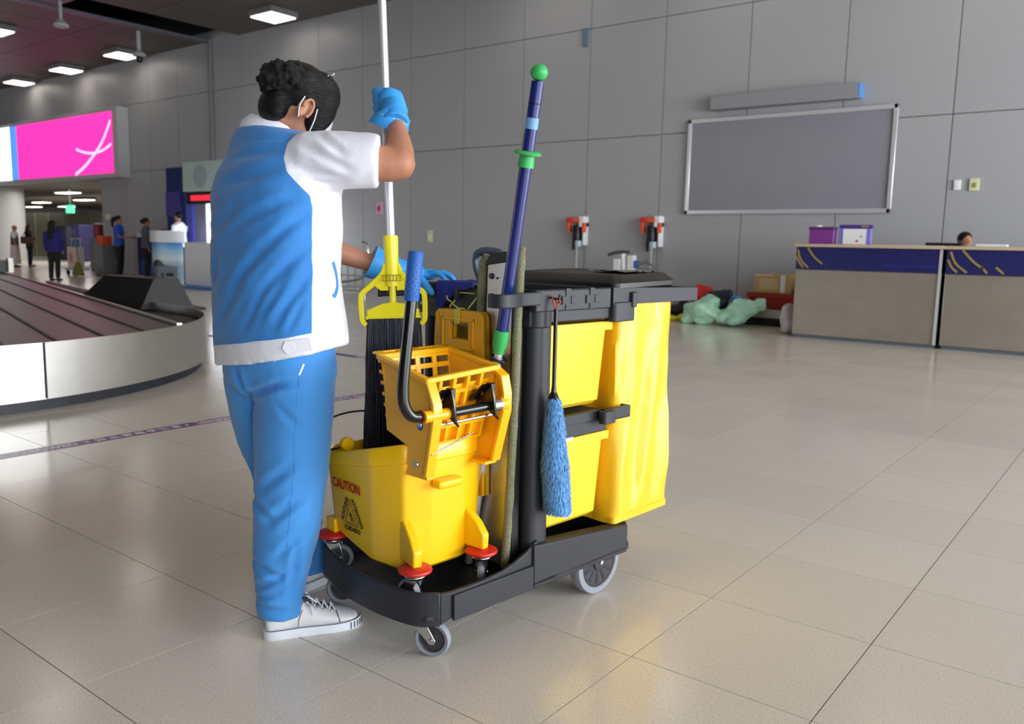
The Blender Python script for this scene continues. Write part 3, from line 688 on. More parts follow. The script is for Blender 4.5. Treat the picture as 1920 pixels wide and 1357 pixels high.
# ---- people far away (x right, y forward, z up; facing +y before rotation)
def far_person(loc, face, H, label, top, bottom, hair_m, hair='short', sleeve=True, armR=None, armL=None, skirt=False, vest=False, bend=0.0, long_top=0.0, legs=True, seat=0, shoes=None, skin=None):
    s = H / 1.62
    t = thing('person', label, 'person', loc, face)
    S = Matrix.Scale(s, 4)
    def E(c, rx, ry, n=20): return [Vector((c[0] + rx * math.cos(a), c[1] + ry * math.sin(a), c[2])) for a in [2 * PI * j / n for j in range(n)]]
    aR = armR or [(.185, 0, 1.30), (.22, -.02, 1.04), (.21, .05, .80)]; aL = armL or [(-.185, 0, 1.30), (-.22, -.02, 1.04), (-.21, .05, .80)]
    b = MB(); hy = bend
    b.ball((0, .01 + hy, 1.49), (.072, .088, .10), 16, 12, S); b.ball((0, .035 + hy, 1.43), (.05, .05, .05), 12, 8, S)
    b.tube([(0, .10 + hy, 1.50), (0, .115 + hy, 1.47)], [.008, .014], 8, S)
    for e in (-1, 1): b.ball((e * .075, 0 + hy, 1.48), (.012, .018, .028), 8, 6, S)
    b.tube([(0, hy, 1.42), (0, hy * .6, 1.33)], .045, 12, S)
    b.loft([E((0, 0, .85), .13, .09), E((0, 0, 1.05), .115, .08), E((0, hy * .3, 1.25), .15, .09), E((0, hy * .5, 1.35), .07, .06)], T=S)
    for A in (aR, aL):
        b.tube(A, [.042, .034, .024], 12, S); b.ball(A[1], .034, 10, 8, S)
        d = (Vector(A[2]) - Vector(A[1])).normalized(); p = Vector(A[2]); sd = d.cross(Vector((1, 0, .2))).normalized()
        b.ball(p + d * .03, (.026, .026, .035), 10, 8, S)
        for k in range(4): b.tube([p + d * .04 + sd * (.012 * (k - 1.5)), p + d * .10 + sd * (.014 * (k - 1.5))], [.009, .006], 6, S)
        b.tube([p + d * .01 + sd * .02, p + d * .05 + sd * .045], [.010, .007], 6, S)
    if legs:
        for e in (-1, 1): b.tube([(e * .08, 0, .84), (e * .085, .01, .46), (e * .09, -.02, .07)], [.085, .055, .035], 12, S); b.tube([(e * .09, -.03, .05), (e * .10, .12, .03)], [.035, .025], 10, S)
    organic('body', b, skin or M['skin_bg'], t, .016 * s, 2)
    g = MB(); zb = .82 - long_top
    g.loft([E((0, 0, zb), .185, .135), E((0, 0, .95), .165, .125), E((0, 0, 1.08), .15, .115), E((0, hy * .3, 1.22), .185, .125), E((0, hy * .45, 1.32), .165, .10), E((0, hy * .6, 1.375), .075, .07)], T=S)
    if sleeve == 'long': 
        for A in (aR, aL): g.tube(A, [.062, .050, .038], 12, S); g.ball(A[1], .05, 10, 8, S)
    elif sleeve:
        for A in (aR, aL): g.tube([A[0], Vector(A[0]).lerp(Vector(A[1]), .75)], [.066, .060], 12, S)
    organic('top', g, top, t, .016 * s, 3, disp=lambda co: nz(co, 9, .008))
    if vest:
        v = MB(); v.loft([E((0, 0, .84), .20, .15), E((0, 0, .98), .185, .14), E((0, 0, 1.15), .175, .135), E((0, hy * .4, 1.28), .155, .118), E((0, hy * .5, 1.36), .10, .09)], T=S); organic('vest', v, vest, t, .016 * s, 2)
    if legs:
        q = MB()
        if skirt: q.loft([E((0, 0, .92), .17, .13), E((0, 0, .70), .20, .16), E((0, 0, .35), .215, .18), E((0, 0, .12), .225, .19)], T=S)
        else:
            q.loft([E((0, 0, .90), .15, .12), E((0, 0, .76), .17, .13), E((0, 0, .68), .15, .11)], T=S)
            for e in (-1, 1): q.loft([E((e * .08, 0, .76), .09, .10, 14), E((e * .085, .01, .45), .068, .075, 14), E((e * .09, -.02, .08), .055, .06, 14)], T=S)
        organic('skirt' if skirt else 'trousers', q, bottom, t, .016 * s, 2, disp=lambda co: nz(co, 9, .006))
        sh_ = MB()
        for e in (-1, 1): sh_.loft([[(e * .09 + w * math.cos(a), y, .04 + h_ * math.sin(a)) for a in [2 * PI * j / 12 for j in range(12)]] for y, w, h_ in ((-.07, .03, .036), (0, .04, .04), (.10, .042, .034), (.17, .025, .022))], T=S)
        sh_.build('shoes', shoes or M['black_deep'], t)
    hr = MB()
    if hair != 'bald':
        hr.ball((0, -.012 + hy, 1.515), (.085, .098, .092), 16, 12, S)
        if hair == 'long': hr.loft([E((0, -.03 + hy, 1.55), .085, .08), E((0, -.06 + hy, 1.42), .095, .065), E((0, -.10, 1.25), .09, .05), E((0, -.12, 1.10), .05, .03)], T=S)
        if hair == 'tail': hr.tube([(0, -.09 + hy, 1.54), (0, -.14 + hy, 1.50), (0, -.15 + hy, 1.38), (0, -.13, 1.28)], [.045, .045, .035, .015], 12, S)
        if hair == 'bun': hr.ball((0, -.10 + hy, 1.50), (.055, .045, .055), 12, 8, S)
        organic('hair', hr, hair_m, t, .014 * s, 2)
    return t
CA = math.radians(127.8)      # looking away from the photographer
fwd = CA - PI / 2             # rotation so that local +y points away from the photographer
dark = M['hair']
cobalt = mat('cobalt_shirt', (28, 84, 190), .8); purple_j = mat('purple_jacket', (40, 32, 112), .8); blk = mat('black_cloth', (24, 24, 28), .85)
check = mat('checked_blouse', (92, 96, 104), .85, noise_amt=.45, noise_scale=45); olive = mat('olive_vest', (72, 70, 56), .85)
far_person((-21.05, 9.25, 0), fwd, 1.46, 'person with long black hair and purple jacket standing with back turned', purple_j, blk, dark, 'long', 'long', long_top=.05)
pw = far_person((-22.15, 11.42, 0), fwd - math.radians(80), 1.66, 'person in short-sleeved cobalt shirt leaning hands on the kiosk counter', cobalt, blk, dark, 'tail', True,
           armR=[(.185, 0, 1.30), (.20, .05, 1.05), (.17, .32, 1.04)], armL=[(-.185, 0, 1.30), (-.20, .05, 1.05), (-.17, .32, 1.04)], skin=M['skin_bg'])
far_person((-20.78, 11.43, 0), fwd - math.radians(65), 1.60, 'person in grey checked blouse standing beside the car-printed kiosk counter', check, blk, dark, 'bun', 'long')
far_person((-30.7, 12.25, 0), fwd - math.radians(60), 1.42, 'bald person in olive vest and white skirt cloth beside the round column', M['white_cloth'], mat('dusty_white', (200, 190, 192), .8), dark, 'bald', True, skirt=True, vest=olive)
pb = far_person((-30.95, 12.82, 0), fwd - math.radians(70), 1.44, 'person in black with long hair and brown shoulder bag, walking', blk, mat('navy_jeans', (28, 28, 48), .85), dark, 'long', 'long', armR=[(.185, 0, 1.30), (.20, .02, 1.08), (.17, .26, 1.08)], shoes=mat('orange_shoes', (176, 84, 30), .6))
hb_ = thing('shoulder_bag', 'brown shoulder bag carried by the person in black', 'bag', (-30.95, 12.82, 0), fwd - math.radians(70))
MB().box(.20, .30, -.22, .16, .78, 1.02).build('bag_body', mat('brown_leather', (92, 58, 40), .5), hb_, bevel=.03)
MB().tube(catmull([(.25, -.18, 1.0), (.22, -.05, 1.25), (.17, .0, 1.37), (.22, .06, 1.2), (.25, .12, 1.0)], 5), .012, 8).build('strap', mat('brown_strap', (80, 50, 36), .5), hb_)
far_person((-18.36, 10.93, 0), fwd + math.radians(75), 1.72, 'person in white shirt standing behind the kiosk counter', M['white_cloth'], blk, dark, 'short', 'long', bend=.03, armR=[(.185, 0, 1.30), (.20, .05, 1.05), (.14, .28, 1.02)], armL=[(-.185, 0, 1.30), (-.20, .05, 1.05), (-.14, .28, 1.02)])
far_person((-2.06, 11.8, -.24), fwd + PI, 1.62, 'person with short black hair seated low behind the counter', M['white_cloth'], blk, dark, 'short', 'long', legs=False, armR=[(.185, 0, 1.30), (.22, .05, 1.14), (.14, .2, 1.15)], armL=[(-.185, 0, 1.30), (-.22, .05, 1.14), (-.14, .2, 1.15)])
ch = thing('office_chair', 'dark office chair behind the counter under the seated attendant', 'chair', (-2.02, 11.85, 0))
MB().box(-.24, .24, -.24, .24, .38, .44).build('seat', M['black_deep'], ch, bevel=.03); MB().tube([(0, 0, .05), (0, 0, .38)], .03, 10).build('column', M['black_deep'], ch)
MB().tube([(-.25, 0, .04), (.25, 0, .04)], .025, 8).tube([(0, -.25, .04), (0, .25, .04)], .025, 8).build('base', M['black_deep'], ch)

# ---- rental kiosk
kp = thing('kiosk_tower', 'tall navy and violet kiosk tower with pale header sign and red display', 'kiosk', (0, 0, 0))
MB().box(-19.58, -18.70, 11.32, 11.8, 0, 2.77).build('navy_tower', mat('deep_navy', (26, 34, 104), .4), kp, bevel=.02)
MB().box(-18.70, -18.42, 11.30, 11.8, 0, 2.15).build('violet_side', mat('violet_blue', (92, 100, 206), .35), kp, smooth=None)
MB().box(-18.42, -17.96, 11.36, 11.8, 0, 1.92).build('mirror_panel', mat('grey_violet', (140, 136, 160), .3), kp, smooth=None)
MB().box(-18.60, -16.6, 11.18, 11.36, 2.16, 2.84).build('header_sign', mat('pale_green_grey', (186, 204, 196), .4), kp, bevel=.01)
MB().lathe([(0, 0), (.27, 0), (.27, -.01), (0, -.01)], (-17.85, 11.18, 2.50), 'y', 28).build('round_emblem', mat('faded_emblem', (160, 174, 180), .4), kp)
MB().box(-18.50, -16.8, 11.2, 11.36, 1.88, 2.15).build('display_box', M['black_deep'], kp, smooth=None)
MB().box(-18.30, -17.45, 11.19, 11.202, 1.95, 2.08).build('red_display', mat('red_led', (200, 30, 60), .4, emit=(230, 40, 60), estr=.8), kp, smooth=None)
MB().box(-19.54, -18.92, 11.28, 11.325, 1.60, 2.18).build('violet_poster', mat('dim_violet', (70, 62, 140), .4), kp, smooth=None)
MB().box(-17.95, -15.8, 11.38, 11.5, .0, 1.9).build('lit_panel', mat('lit_white_panel', (250, 250, 255), .4, emit=(245, 250, 255), estr=3.0), kp, smooth=None)
kc = thing('kiosk_counter', 'curved white kiosk counter with a car print on its front', 'counter', (0, 0, 0))
def arcpoly(c, r, a0, a1, th, n=14):
    o_ = [(c[0] + r * math.cos(math.radians(a0 + (a1 - a0) * i / n)), c[1] + r * math.sin(math.radians(a0 + (a1 - a0) * i / n))) for i in range(n + 1)]
    return o_ + [(c[0] + (r - th) * math.cos(math.radians(a0 + (a1 - a0) * i / n)), c[1] + (r - th) * math.sin(math.radians(a0 + (a1 - a0) * i / n))) for i in range(n, -1, -1)]
KC = (-18.17, 10.87)
def carprint():
    m = mat('car_print', (150, 196, 226), .35); nt = m.node_tree; b_ = nt.nodes['Principled BSDF']
    tc = nt.nodes.new('ShaderNodeTexCoord'); sp_ = nt.nodes.new('ShaderNodeSeparateXYZ'); nt.links.new(tc.outputs['Object'], sp_.inputs[0])
    r = nt.nodes.new('ShaderNodeValToRGB'); e = r.color_ramp.elements
    e[0].position = .0; e[0].color = (*lin((150, 176, 188)), 1); e[1].position = 1; e[1].color = (*lin((30, 130, 205)), 1)
    for p, c in ((.45, (150, 172, 182)), (.62, (214, 226, 226)), (.8, (150, 205, 232))): q = e.new(p); q.color = (*lin(c), 1)
    nt.links.new(sp_.outputs[2], r.inputs[0]); nt.links.new(r.outputs[0], b_.inputs['Base Color']); return m
MB().prism(arcpoly(KC, .66, 195, 330, .04), .10, .98).build('printed_front', carprint(), kc, smooth=40)
MB().prism(arcpoly(KC, .70, 192, 333, .22), .98, 1.24).build('white_top', M['white'], kc, smooth=40)
MB().prism(arcpoly(KC, .62, 195, 330, .1), 0.0, .10).build('silver_base', M['steel'], kc, smooth=40)
cp_ = MB()
def onarc(a, z, r=.668): return Vector((KC[0] + r * math.cos(math.radians(a)), KC[1] + r * math.sin(math.radians(a)), z))
def arcpatch(a0, a1, zlo, zhi, nm, m_):
    n_ = 8; lo = [onarc(a0 + (a1 - a0) * i / n_, zlo(i / n_)) for i in range(n_ + 1)]; hi = [onarc(a0 + (a1 - a0) * i / n_, zhi(i / n_)) for i in range(n_ + 1)]
    vs = lo + hi; fs = [(i, i + 1, n_ + 2 + i, n_ + 1 + i) for i in range(n_)]
    o = MB().add(vs, fs).build(nm, m_, kc, smooth=None, fixn=False); o.modifiers.new('s', 'SOLIDIFY').thickness = .004
silver = mat('car_silver', (112, 124, 132), .4); darkc = mat('car_dark', (30, 34, 38), .4)
arcpatch(250, 318, lambda t: .20, lambda t: .44 + .05 * math.sin(t * PI), 'printed_car_body', silver)
arcpatch(256, 292, lambda t: .44, lambda t: .44 + .15 * math.sin(t * PI) ** .5, 'printed_car_glass', darkc)
arcpatch(256, 264, lambda t: .17, lambda t: .28, 'printed_wheel', darkc); arcpatch(284, 291, lambda t: .17, lambda t: .30, 'printed_wheel', darkc)
arcpatch(296, 311, lambda t: .22, lambda t: .30, 'printed_grille', darkc)
kd = thing('kiosk_desk', 'long dark blue fronted kiosk desk with a white top behind the two customers', 'desk', (0, 0, 0))
MB().box(-22.1, -19.8, 11.9, 12.25, .08, 1.08).build('desk_front', mat('blue_violet_front', (52, 48, 110), .4), kd, smooth=None)
MB().box(-21.95, -19.8, 11.885, 11.9, .12, .48).build('blue_print', mat('sea_blue', (40, 90, 160), .4), kd, smooth=None)
MB().box(-22.15, -19.75, 11.8, 12.3, 1.08, 1.18).build('white_top', M['white'], kd, bevel=.01)
MB().box(-21.9, -19.85, 11.95, 12.2, 0, .08).build('plinth', M['lamp_body'], kd, smooth=None)
tag(MB().box(-20.9, -20.5, 11.9, 12.1, 1.181, 1.30).build('card_machine', M['black_deep'], bevel=.02), 'small black card machine on the kiosk desk', 'device')
tag(MB().box(-17.22, -15.9, 10.34, 10.42, .06, 1.0).build('white_partition', M['white'], bevel=.01), 'plain white panel beside the printed kiosk counter', 'panel')
tag(MB().box(-17.35, -15.7, 10.15, 10.9, 0, .055).build('blue_edged_mat', mat('sky_blue_edge', (70, 140, 210), .4), bevel=.01), 'low blue-edged base under the white kiosk panel', 'base')

# ---- far concourse clutter
brm = thing('broom', 'khaki broom leaning on the janitor trolley in the far hall', 'broom', (-23.3, 10.85, 0))
MB().tube([(0.08, 0, .30), (-.15, 0, 1.25)], .018, 8).build('broomstick', mat('broom_stick', (120, 110, 70), .7), brm)
MB().loft([[(x * w, y * .06, z) for x, y in ((-1, -1), (1, -1), (1, 1), (-1, 1))] for w, z in ((.26, .02), (.22, .12), (.10, .26), (.03, .38))]).build('bristles', mat('khaki_straw', (112, 106, 48), .9), brm, bevel=.02)
jt = thing('janitor_trolley', 'white hand trolley with paper bag and blue bottles in the far hall', 'trolley', (-24.1, 11.2, 0))
MB().tube([(-.25, 0, .1), (-.25, 0, 1.0)], .02, 8).tube([(.25, 0, .1), (.25, 0, 1.0)], .02, 8).tube([(-.25, 0, 1.0), (.25, 0, 1.0)], .02, 8).box(-.3, .3, -.2, .2, .14, .20).build('frame', M['pale'], jt)
MB().box(-.24, .2, -.15, .12, .22, .78).build('paper_bag', mat('cream_paper', (206, 190, 176), .8), jt, bevel=.02)
MB().box(-.10, .10, -.155, -.15, .35, .62).build('pink_print', mat('salmon_print', (200, 130, 112), .8), jt, smooth=None)
MB().ball((.06, 0, .86), (.16, .12, .12), 12, 8).build('blue_bottle', M['grip'], jt)
wq = MB()
for x in (-.22, .22): wq.lathe([(0, -.02), (.07, -.02), (.07, .02), (0, .02)], (x, -.15, .07), 'y', 14)
wq.build('wheels', M['black_deep'], jt)
eb = thing('easel_board', 'pale standing easel board in the far hall behind the trolley', 'board', (-30.8, 15.3, 0))
MB().box(-.55, .55, -.03, .03, .45, 1.55).build('board_sheet', M['pale'], eb, bevel=.01)
MB().tube([(-.45, 0, .45), (-.6, -.25, 0)], .025, 8).tube([(.45, 0, .45), (.6, -.25, 0)], .025, 8).tube([(0, .03, 1.3), (0, .6, 0)], .025, 8).build('easel_leg', M['lamp_body'], eb)
xs = random.Random(21)
for k, (x, y, w, h_, c, lb) in enumerate([(-39.5, 18.0, 1.1, 1.5, (70, 72, 98), 'dark blue-grey machine cabinet, tallest in the far hall'), (-37.0, 17.5, .7, 1.55, (40, 40, 84), 'narrow navy cabinet in the far hall'), (-36.3, 18.6, .9, 1.62, (84, 72, 66), 'brown locker in the far hall'),
                                          (-33.2, 17.5, .8, .9, (120, 122, 124), 'low grey bin in the far hall beside the easel')]):
    t = thing('cabinet', lb, 'cabinet', (x, y, 0), 0, None)
    MB().box(-w / 2, w / 2, -.3, .3, .06, h_).build('body', mat('cab%d_paint' % k, c, .5), t, bevel=.02)
    MB().box(-w * .4, w * .4, -.31, -.3, h_ * .55, h_ * .92).build('door_panel', mat('cab%d_door' % k, tuple(int(v * 1.15) for v in c), .5), t, smooth=None)
    MB().box(-w / 2 + .03, w / 2 - .03, -.28, .28, 0, .06).build('foot', M['black_deep'], t, smooth=None)
pt = thing('partition_wall', 'pale glazed partition across the far hall', 'partition', (-44, 19.4, 0))
for k in range(8):
    MB().box(-5 + k * 1.5, -3.56 + k * 1.5, 0, .05, 0, 2.2).build('panel', mat('partition_pane_%d' % k, (120 + 8 * (k % 3), 122 + 8 * (k % 3), 116), .4), pt, smooth=None)
es = thing('exit_sign', 'small lit green and white sign hanging in the far hall', 'sign', (-33.9, 15.6, 2.1))
MB().box(-.28, .28, -.04, .04, -.15, .15).build('sign_box', mat('green_lit', (60, 190, 130), .4, emit=(90, 220, 160), estr=1.3), es, smooth=None)
MB().tube([(0, 0, .15), (0, 0, .85)], .02, 8).build('rod', M['lamp_body'], es)
rb2 = thing('red_drum', 'dark red round container on the luggage pile in the far hall', 'container', (-27.2, 13.4, 0))
MB().lathe([(0, 1.05), (.16, 1.05), (.19, 1.2), (.16, 1.45), (0, 1.45)], n=18).build('drum', mat('maroon', (140, 30, 40), .5), rb2)
MB().box(-.3, .3, -.2, .2, .0, 1.05).build('stacked_base', M['lamp_body'], rb2, bevel=.03)
ow = thing('waste_bin', 'grey mesh bin with an orange lining left of the cobalt-shirted person', 'bin', (-23.3, 11.6, 0))
MB().box(-.22, .22, -.2, .2, .0, .85).build('mesh_body', M['lamp_body'], ow, bevel=.03); MB().box(-.14, .14, -.15, .15, .85, 1.1).build('orange_lining', orange, ow, bevel=.03)
# ============================================================ THE JANITOR CART (local: x = length to the rear, y = across to the left, z up)
CO = (-1.43, 1.53, 0.0); CRZ = math.radians(83.5)
Y, YW, BK = M['yellow'], M['yellow_wr'], M['black']
cart = thing('janitor_cart', 'black plastic cleaning cart with trays and yellow bag frame beside the cleaner', 'cart', CO, CRZ)

# --- front deck tray
dk = MB()
fr = [(-0.02, 0.0), (0.03, -0.022), (0.37, -0.012), (0.37, 0.50), (0.03, 0.51), (-0.005, 0.49), (-0.045, 0.36), (-0.062, 0.25), (-0.054, 0.12), (-0.034, 0.03)]
dk.prism(fr, 0.112, 0.128)
def wallstrip(mb, pts, tops, bot, th):
    """upright rim following pts; closed solid of thickness th to the left of the path"""
    n = len(pts); P = [Vector(p) for p in pts]; rings = []
    for i in range(n):
        t = (P[min(i + 1, n - 1)] - P[max(i - 1, 0)]).normalized(); nn = Vector((-t.y, t.x))
        a, b = P[i], P[i] + nn * th
        b0 = bot[i] if isinstance(bot, (list, tuple)) else bot
        rings.append([(a.x, a.y, b0), (a.x, a.y, tops[i]), (b.x, b.y, tops[i]), (b.x, b.y, b0)])
    mb.loft(rings)
front = catmull([(-0.01, 0.495, 0), (-0.05, 0.36, 0), (-0.066, 0.25, 0), (-0.060, 0.13, 0), (-0.038, 0.03, 0), (0.01, -0.018, 0)], 4)
wallstrip(dk, [(p.x, p.y) for p in reversed(front)][::-1], [0.19] * len(front), 0.098, 0.012)
side = [(0.01, -0.018), (0.04, -0.024), (0.10, -0.026), (0.17, -0.026), (0.23, -0.025), (0.28, -0.024), (0.33, -0.022), (0.38, -0.02)]
wallstrip(dk, side, [0.188, 0.186, 0.186, 0.187, 0.192, 0.203, 0.22, 0.245], [0.10, 0.112, 0.112, 0.112, 0.112, 0.112, 0.112, 0.112], 0.012)
sidel = [(0.38, 0.515), (0.30, 0.518), (0.22, 0.52), (0.10, 0.52), (0.03, 0.515), (-0.01, 0.495)]
wallstrip(dk, sidel, [0.245, 0.212, 0.192, 0.187, 0.186, 0.19], 0.11, 0.012)
for (x, y) in ((0.008, 0.047), (0.018, 0.482)):
    dk.lathe([(0.030, 0.088), (0.032, 0.13)], (x, y, 0), n=20)
dk.build('front_deck', BK, cart, bevel=0.004)
sp = MB().box(0.045, 0.35, -0.034, -0.024, 0.108, 0.178)
sp.build('side_skirt', BK, cart, bevel=0.002)
# --- rear base box
rb = MB()
outer = [(0.355, -0.03), (0.81, -0.03), (0.845, 0.0), (0.845, 0.47), (0.81, 0.50), (0.355, 0.50)]
rb.prism(outer, 0.112, 0.128)
wallstrip(rb, [(0.355, -0.03), (0.46, -0.03), (0.60, -0.03), (0.80, -0.03), (0.84, 0.005), (0.84, 0.465), (0.80, 0.50), (0.355, 0.50)],
          [0.236, 0.226, 0.214, 0.194, 0.19, 0.19, 0.194, 0.236], 0.105, 0.05)
wallstrip(rb, [(0.355, 0.47), (0.355, 0.0)], [0.21, 0.21], 0.12, 0.02)
rb.build('rear_base', BK, cart, bevel=0.006)
# --- uprights
def post(y0, y1, nm='post'):
    p = MB()
    prof = rrect(0.085, y1 - y0, 0.028, 5, 0.397, (y0 + y1) / 2)
    p.prism(prof, 0.21, 0.90)
    o = p.build(nm, BK, cart, bevel=0.002)
    return o
post(-0.012, 0.05); post(0.42, 0.482)
back = MB().prism(rrect(0.05, 0.04, 0.012, 3, 0.735, 0.24), 0.19, 0.90)
back.build('rear_post', BK, cart, bevel=0.002)
# --- upper shell round the bins
us = MB()
wallstrip(us, [(0.345, -0.022), (0.50, -0.022), (0.68, -0.022)], [0.967] * 3, 0.905, 0.04)
wallstrip(us, [(0.345, 0.02), (0.50, 0.02), (0.68, 0.02)][::-1], [0.967] * 3, 0.905, 0.03)
wallstrip(us, [(0.37, -0.012), (0.69, -0.012)], [0.91] * 2, 0.872, 0.03)
wallstrip(us, [(0.68, 0.49), (0.345, 0.49)], [0.967] * 2, 0.872, 0.04)
wallstrip(us, [(0.345, 0.47), (0.345, 0.0)], [0.967] * 2, 0.862, 0.022)
wallstrip(us, [(0.66, 0.0), (0.66, 0.47)], [0.967] * 2, 0.90, 0.022)
us.box(0.345, 0.68, 0.0, 0.47, 0.895, 0.905)
us.prism(rrect(0.08, 0.066, 0.03, 5, 0.39, 0.012), 0.86, 0.964)
us.build('top_tray', BK, cart, bevel=0.004)
# tool notches on the tray side
for x in (0.478, 0.586):
    nt_ = MB().box(x - 0.010, x + 0.011, -0.0245, -0.0215, 0.908, 0.969).box(x - 0.030, x + 0.034, -0.0235, -0.0215, 0.922, 0.950)
    nt_.build('notch', M['black_deep'], cart, smooth=None)
    for a_, b_ in ((x - .027, x - .011), (x + .012, x + .030)):
        MB().box(a_, b_, -0.0265, -0.0225, 0.925, 0.947).build('notch_tab', BK, cart, bevel=0.001)
# --- front tool-holding arm (hook shape)
arm = MB()
path = catmull([(0.36, -0.018, 0), (0.31, -0.02, 0), (0.27, -0.026, 0), (0.235, -0.045, 0), (0.19, -0.05, 0), (0.178, -0.03, 0), (0.183, -0.012, 0), (0.20, -0.006, 0)], 4)
wallstrip(arm, [(p.x, p.y) for p in path], [0.962] * len(path), 0.925, 0.010)
arm.build('tool_holder', BK, cart, bevel=0.003)
arm2 = MB()
wallstrip(arm2, [(0.36, 0.49), (0.27, 0.49), (0.22, 0.50), (0.18, 0.48)], [0.962] * 4, 0.925, 0.010)
arm2.build('tool_holder', BK, cart, bevel=0.003)
# --- bag frame behind
bf = MB()
wallstrip(bf, [(0.685, -0.026), (1.155, -0.026), (1.172, -0.008), (1.172, 0.47), (1.155, 0.49), (0.685, 0.49)],
          [0.968, 0.958, 0.957, 0.957, 0.958, 0.968], [0.915, 0.914, 0.914, 0.914, 0.914, 0.915], 0.022)
bf.build('bag_frame', BK, cart, bevel=0.005)
bs = MB()
bs.prism(rrect(0.11, 0.045, 0.016, 5, 0.742, -0.01), 0.862, 0.922)
bs.prism(rrect(0.026, 0.018, 0.008, 5, 0.782, -0.03), 0.905, 0.952)
bs.build('hinge_socket', BK, cart, bevel=0.003)
# --- middle shelf
ms = MB()
wallstrip(ms, [(0.43, -0.012), (0.67, -0.012)], [0.592] * 2, 0.562, 0.02)
wallstrip(ms, [(0.44, -0.006), (0.70, -0.006), (0.70, 0.46), (0.44, 0.46)], [0.575] * 4, 0.523, 0.02)
wallstrip(ms, [(0.66, -0.012), (0.66, -0.03), (0.79, -0.03), (0.79, 0.10)], [0.594] * 4, 0.556, 0.014)
ms.box(0.66, 0.79, -0.03, 0.08, 0.556, 0.562)
ms.box(0.36, 0.70, 0.0, 0.47, 0.575, 0.585)
ms.prism(rrect(0.06, 0.03, 0.012, 4, 0.665, -0.035), 0.553, 0.592)
wallstrip(ms, [(0.362, 0.47), (0.362, 0.02)], [0.60] * 2, 0.50, 0.02)
ms.build('middle_shelf', BK, cart, bevel=0.003)
# --- wheels
def spoke_wheel(x, y, parent):
    w = MB().lathe([(0.100, -0.018), (0.103, -0.010), (0.103, 0.010), (0.100, 0.018), (0.083, 0.020), (0.080, 0.016), (0.080, -0.016), (0.083, -0.020), (0.100, -0.018)], (x, y, 0.103), 'y', 48, cap=False)
    o = w.build('rear_wheel', M['grey_rubber'], parent, bevel=0)
    r = MB().lathe([(0.081, -0.016), (0.081, 0.016)], (x, y, 0.103), 'y', 40)
    r2 = MB().lathe([(0.081, -0.017), (0.075, -0.019), (0.070, -0.010), (0.028, -0.008), (0.026, -0.022), (0.018, -0.024), (0.0, -0.024), (0.0, 0.02), (0.081, 0.017)], (x, y, 0.103), 'y', 40)
    r2.build('hub', M['hub'], o)
    s = MB()
    for k in range(11):
        a = 2 * PI * k / 11
        T = Matrix.Translation((x, y, 0.103)) @ Matrix.Rotation(a, 4, 'Y')
        s.box(0.030, 0.069, -0.019, -0.006, -0.0065, 0.0065, T)
    s.build('spokes', BK, o, bevel=0.0015)
    MB().lathe([(0.0, -0.031), (0.007, -0.030), (0.010, -0.024), (0.010, -0.02)], (x, y, 0.103), 'y', 20).build('axle_cap', M['chrome'], o)
    return o
spoke_wheel(0.668, -0.004, cart); spoke_wheel(0.668, 0.475, cart)
def castor(x, y, z, ang, parent, R=0.049, h=0.10, wth=0.022, trail=0.03, tyre='grey_rubber', nm='castor'):
    """swivel castor hanging from (x,y,z): plate, fork, wheel"""
    T = Matrix.Translation((x, y, 0)) @ Matrix.Rotation(ang, 4, 'Z')
    zc = z - h + R
    f = MB()
    f.lathe([(0.0, z), (0.026, z), (0.030, z - 0.006), (0.026, z - 0.014), (0.0, z - 0.014)], n=20, T=T)
    for s in (-1, 1):
        yy = s * (wth / 2 + 0.004)
        f.prism([(-0.022, z - 0.010), (0.020, z - 0.010), (trail + 0.013, zc - 0.002), (trail + 0.009, zc - 0.012), (trail - 0.004, zc - 0.013), (trail - 0.014, zc - 0.002)], yy - 0.0015, yy + 0.0015, 'y', T)
    f.box(-0.022, 0.020, -(wth / 2 + .005), wth / 2 + .005, z - 0.014, z - 0.010, T)
    o = f.build(nm, M['chrome'], parent, bevel=0.001)
    w = MB().lathe([(R * 0.72, -wth * .38), (R * 0.92, -wth * .5), (R, -wth * .25), (R, wth * .25), (R * 0.92, wth * .5), (R * 0.72, wth * .38), (R * 0.72, -wth * .38)], (trail, 0, zc), 'y', 36, T, cap=False)
    w.build('wheel', M[tyre], o)
    hb = MB().lathe([(0.0, -wth * .42), (R * .3, -wth * .42), (R * .34, -wth * .25), (R * 0.66, -wth * .25), (R * 0.74, -wth * .42), (R * .74, wth * .42), (R * .66, wth * .25), (R * .3, wth * .42), (0, wth * .42)], (trail, 0, zc), 'y', 30, T)
    hb.build('hub', M['hub'], o)
    MB().lathe([(0.0, -wth / 2 - .009), (0.005, -wth / 2 - .008), (0.006, -wth / 2 - .004), (0.006, wth / 2 + .004), (0.005, wth / 2 + .008), (0, wth / 2 + .009)], (trail, 0, zc), 'y', 14, T).build('axle_bolt', M['chrome'], o)
    return o
castor(0.006, 0.050, 0.098, math.radians(-60), cart, R=0.0495, h=0.098)
castor(0.016, 0.485, 0.098, math.radians(-40), cart, R=0.0495, h=0.098)
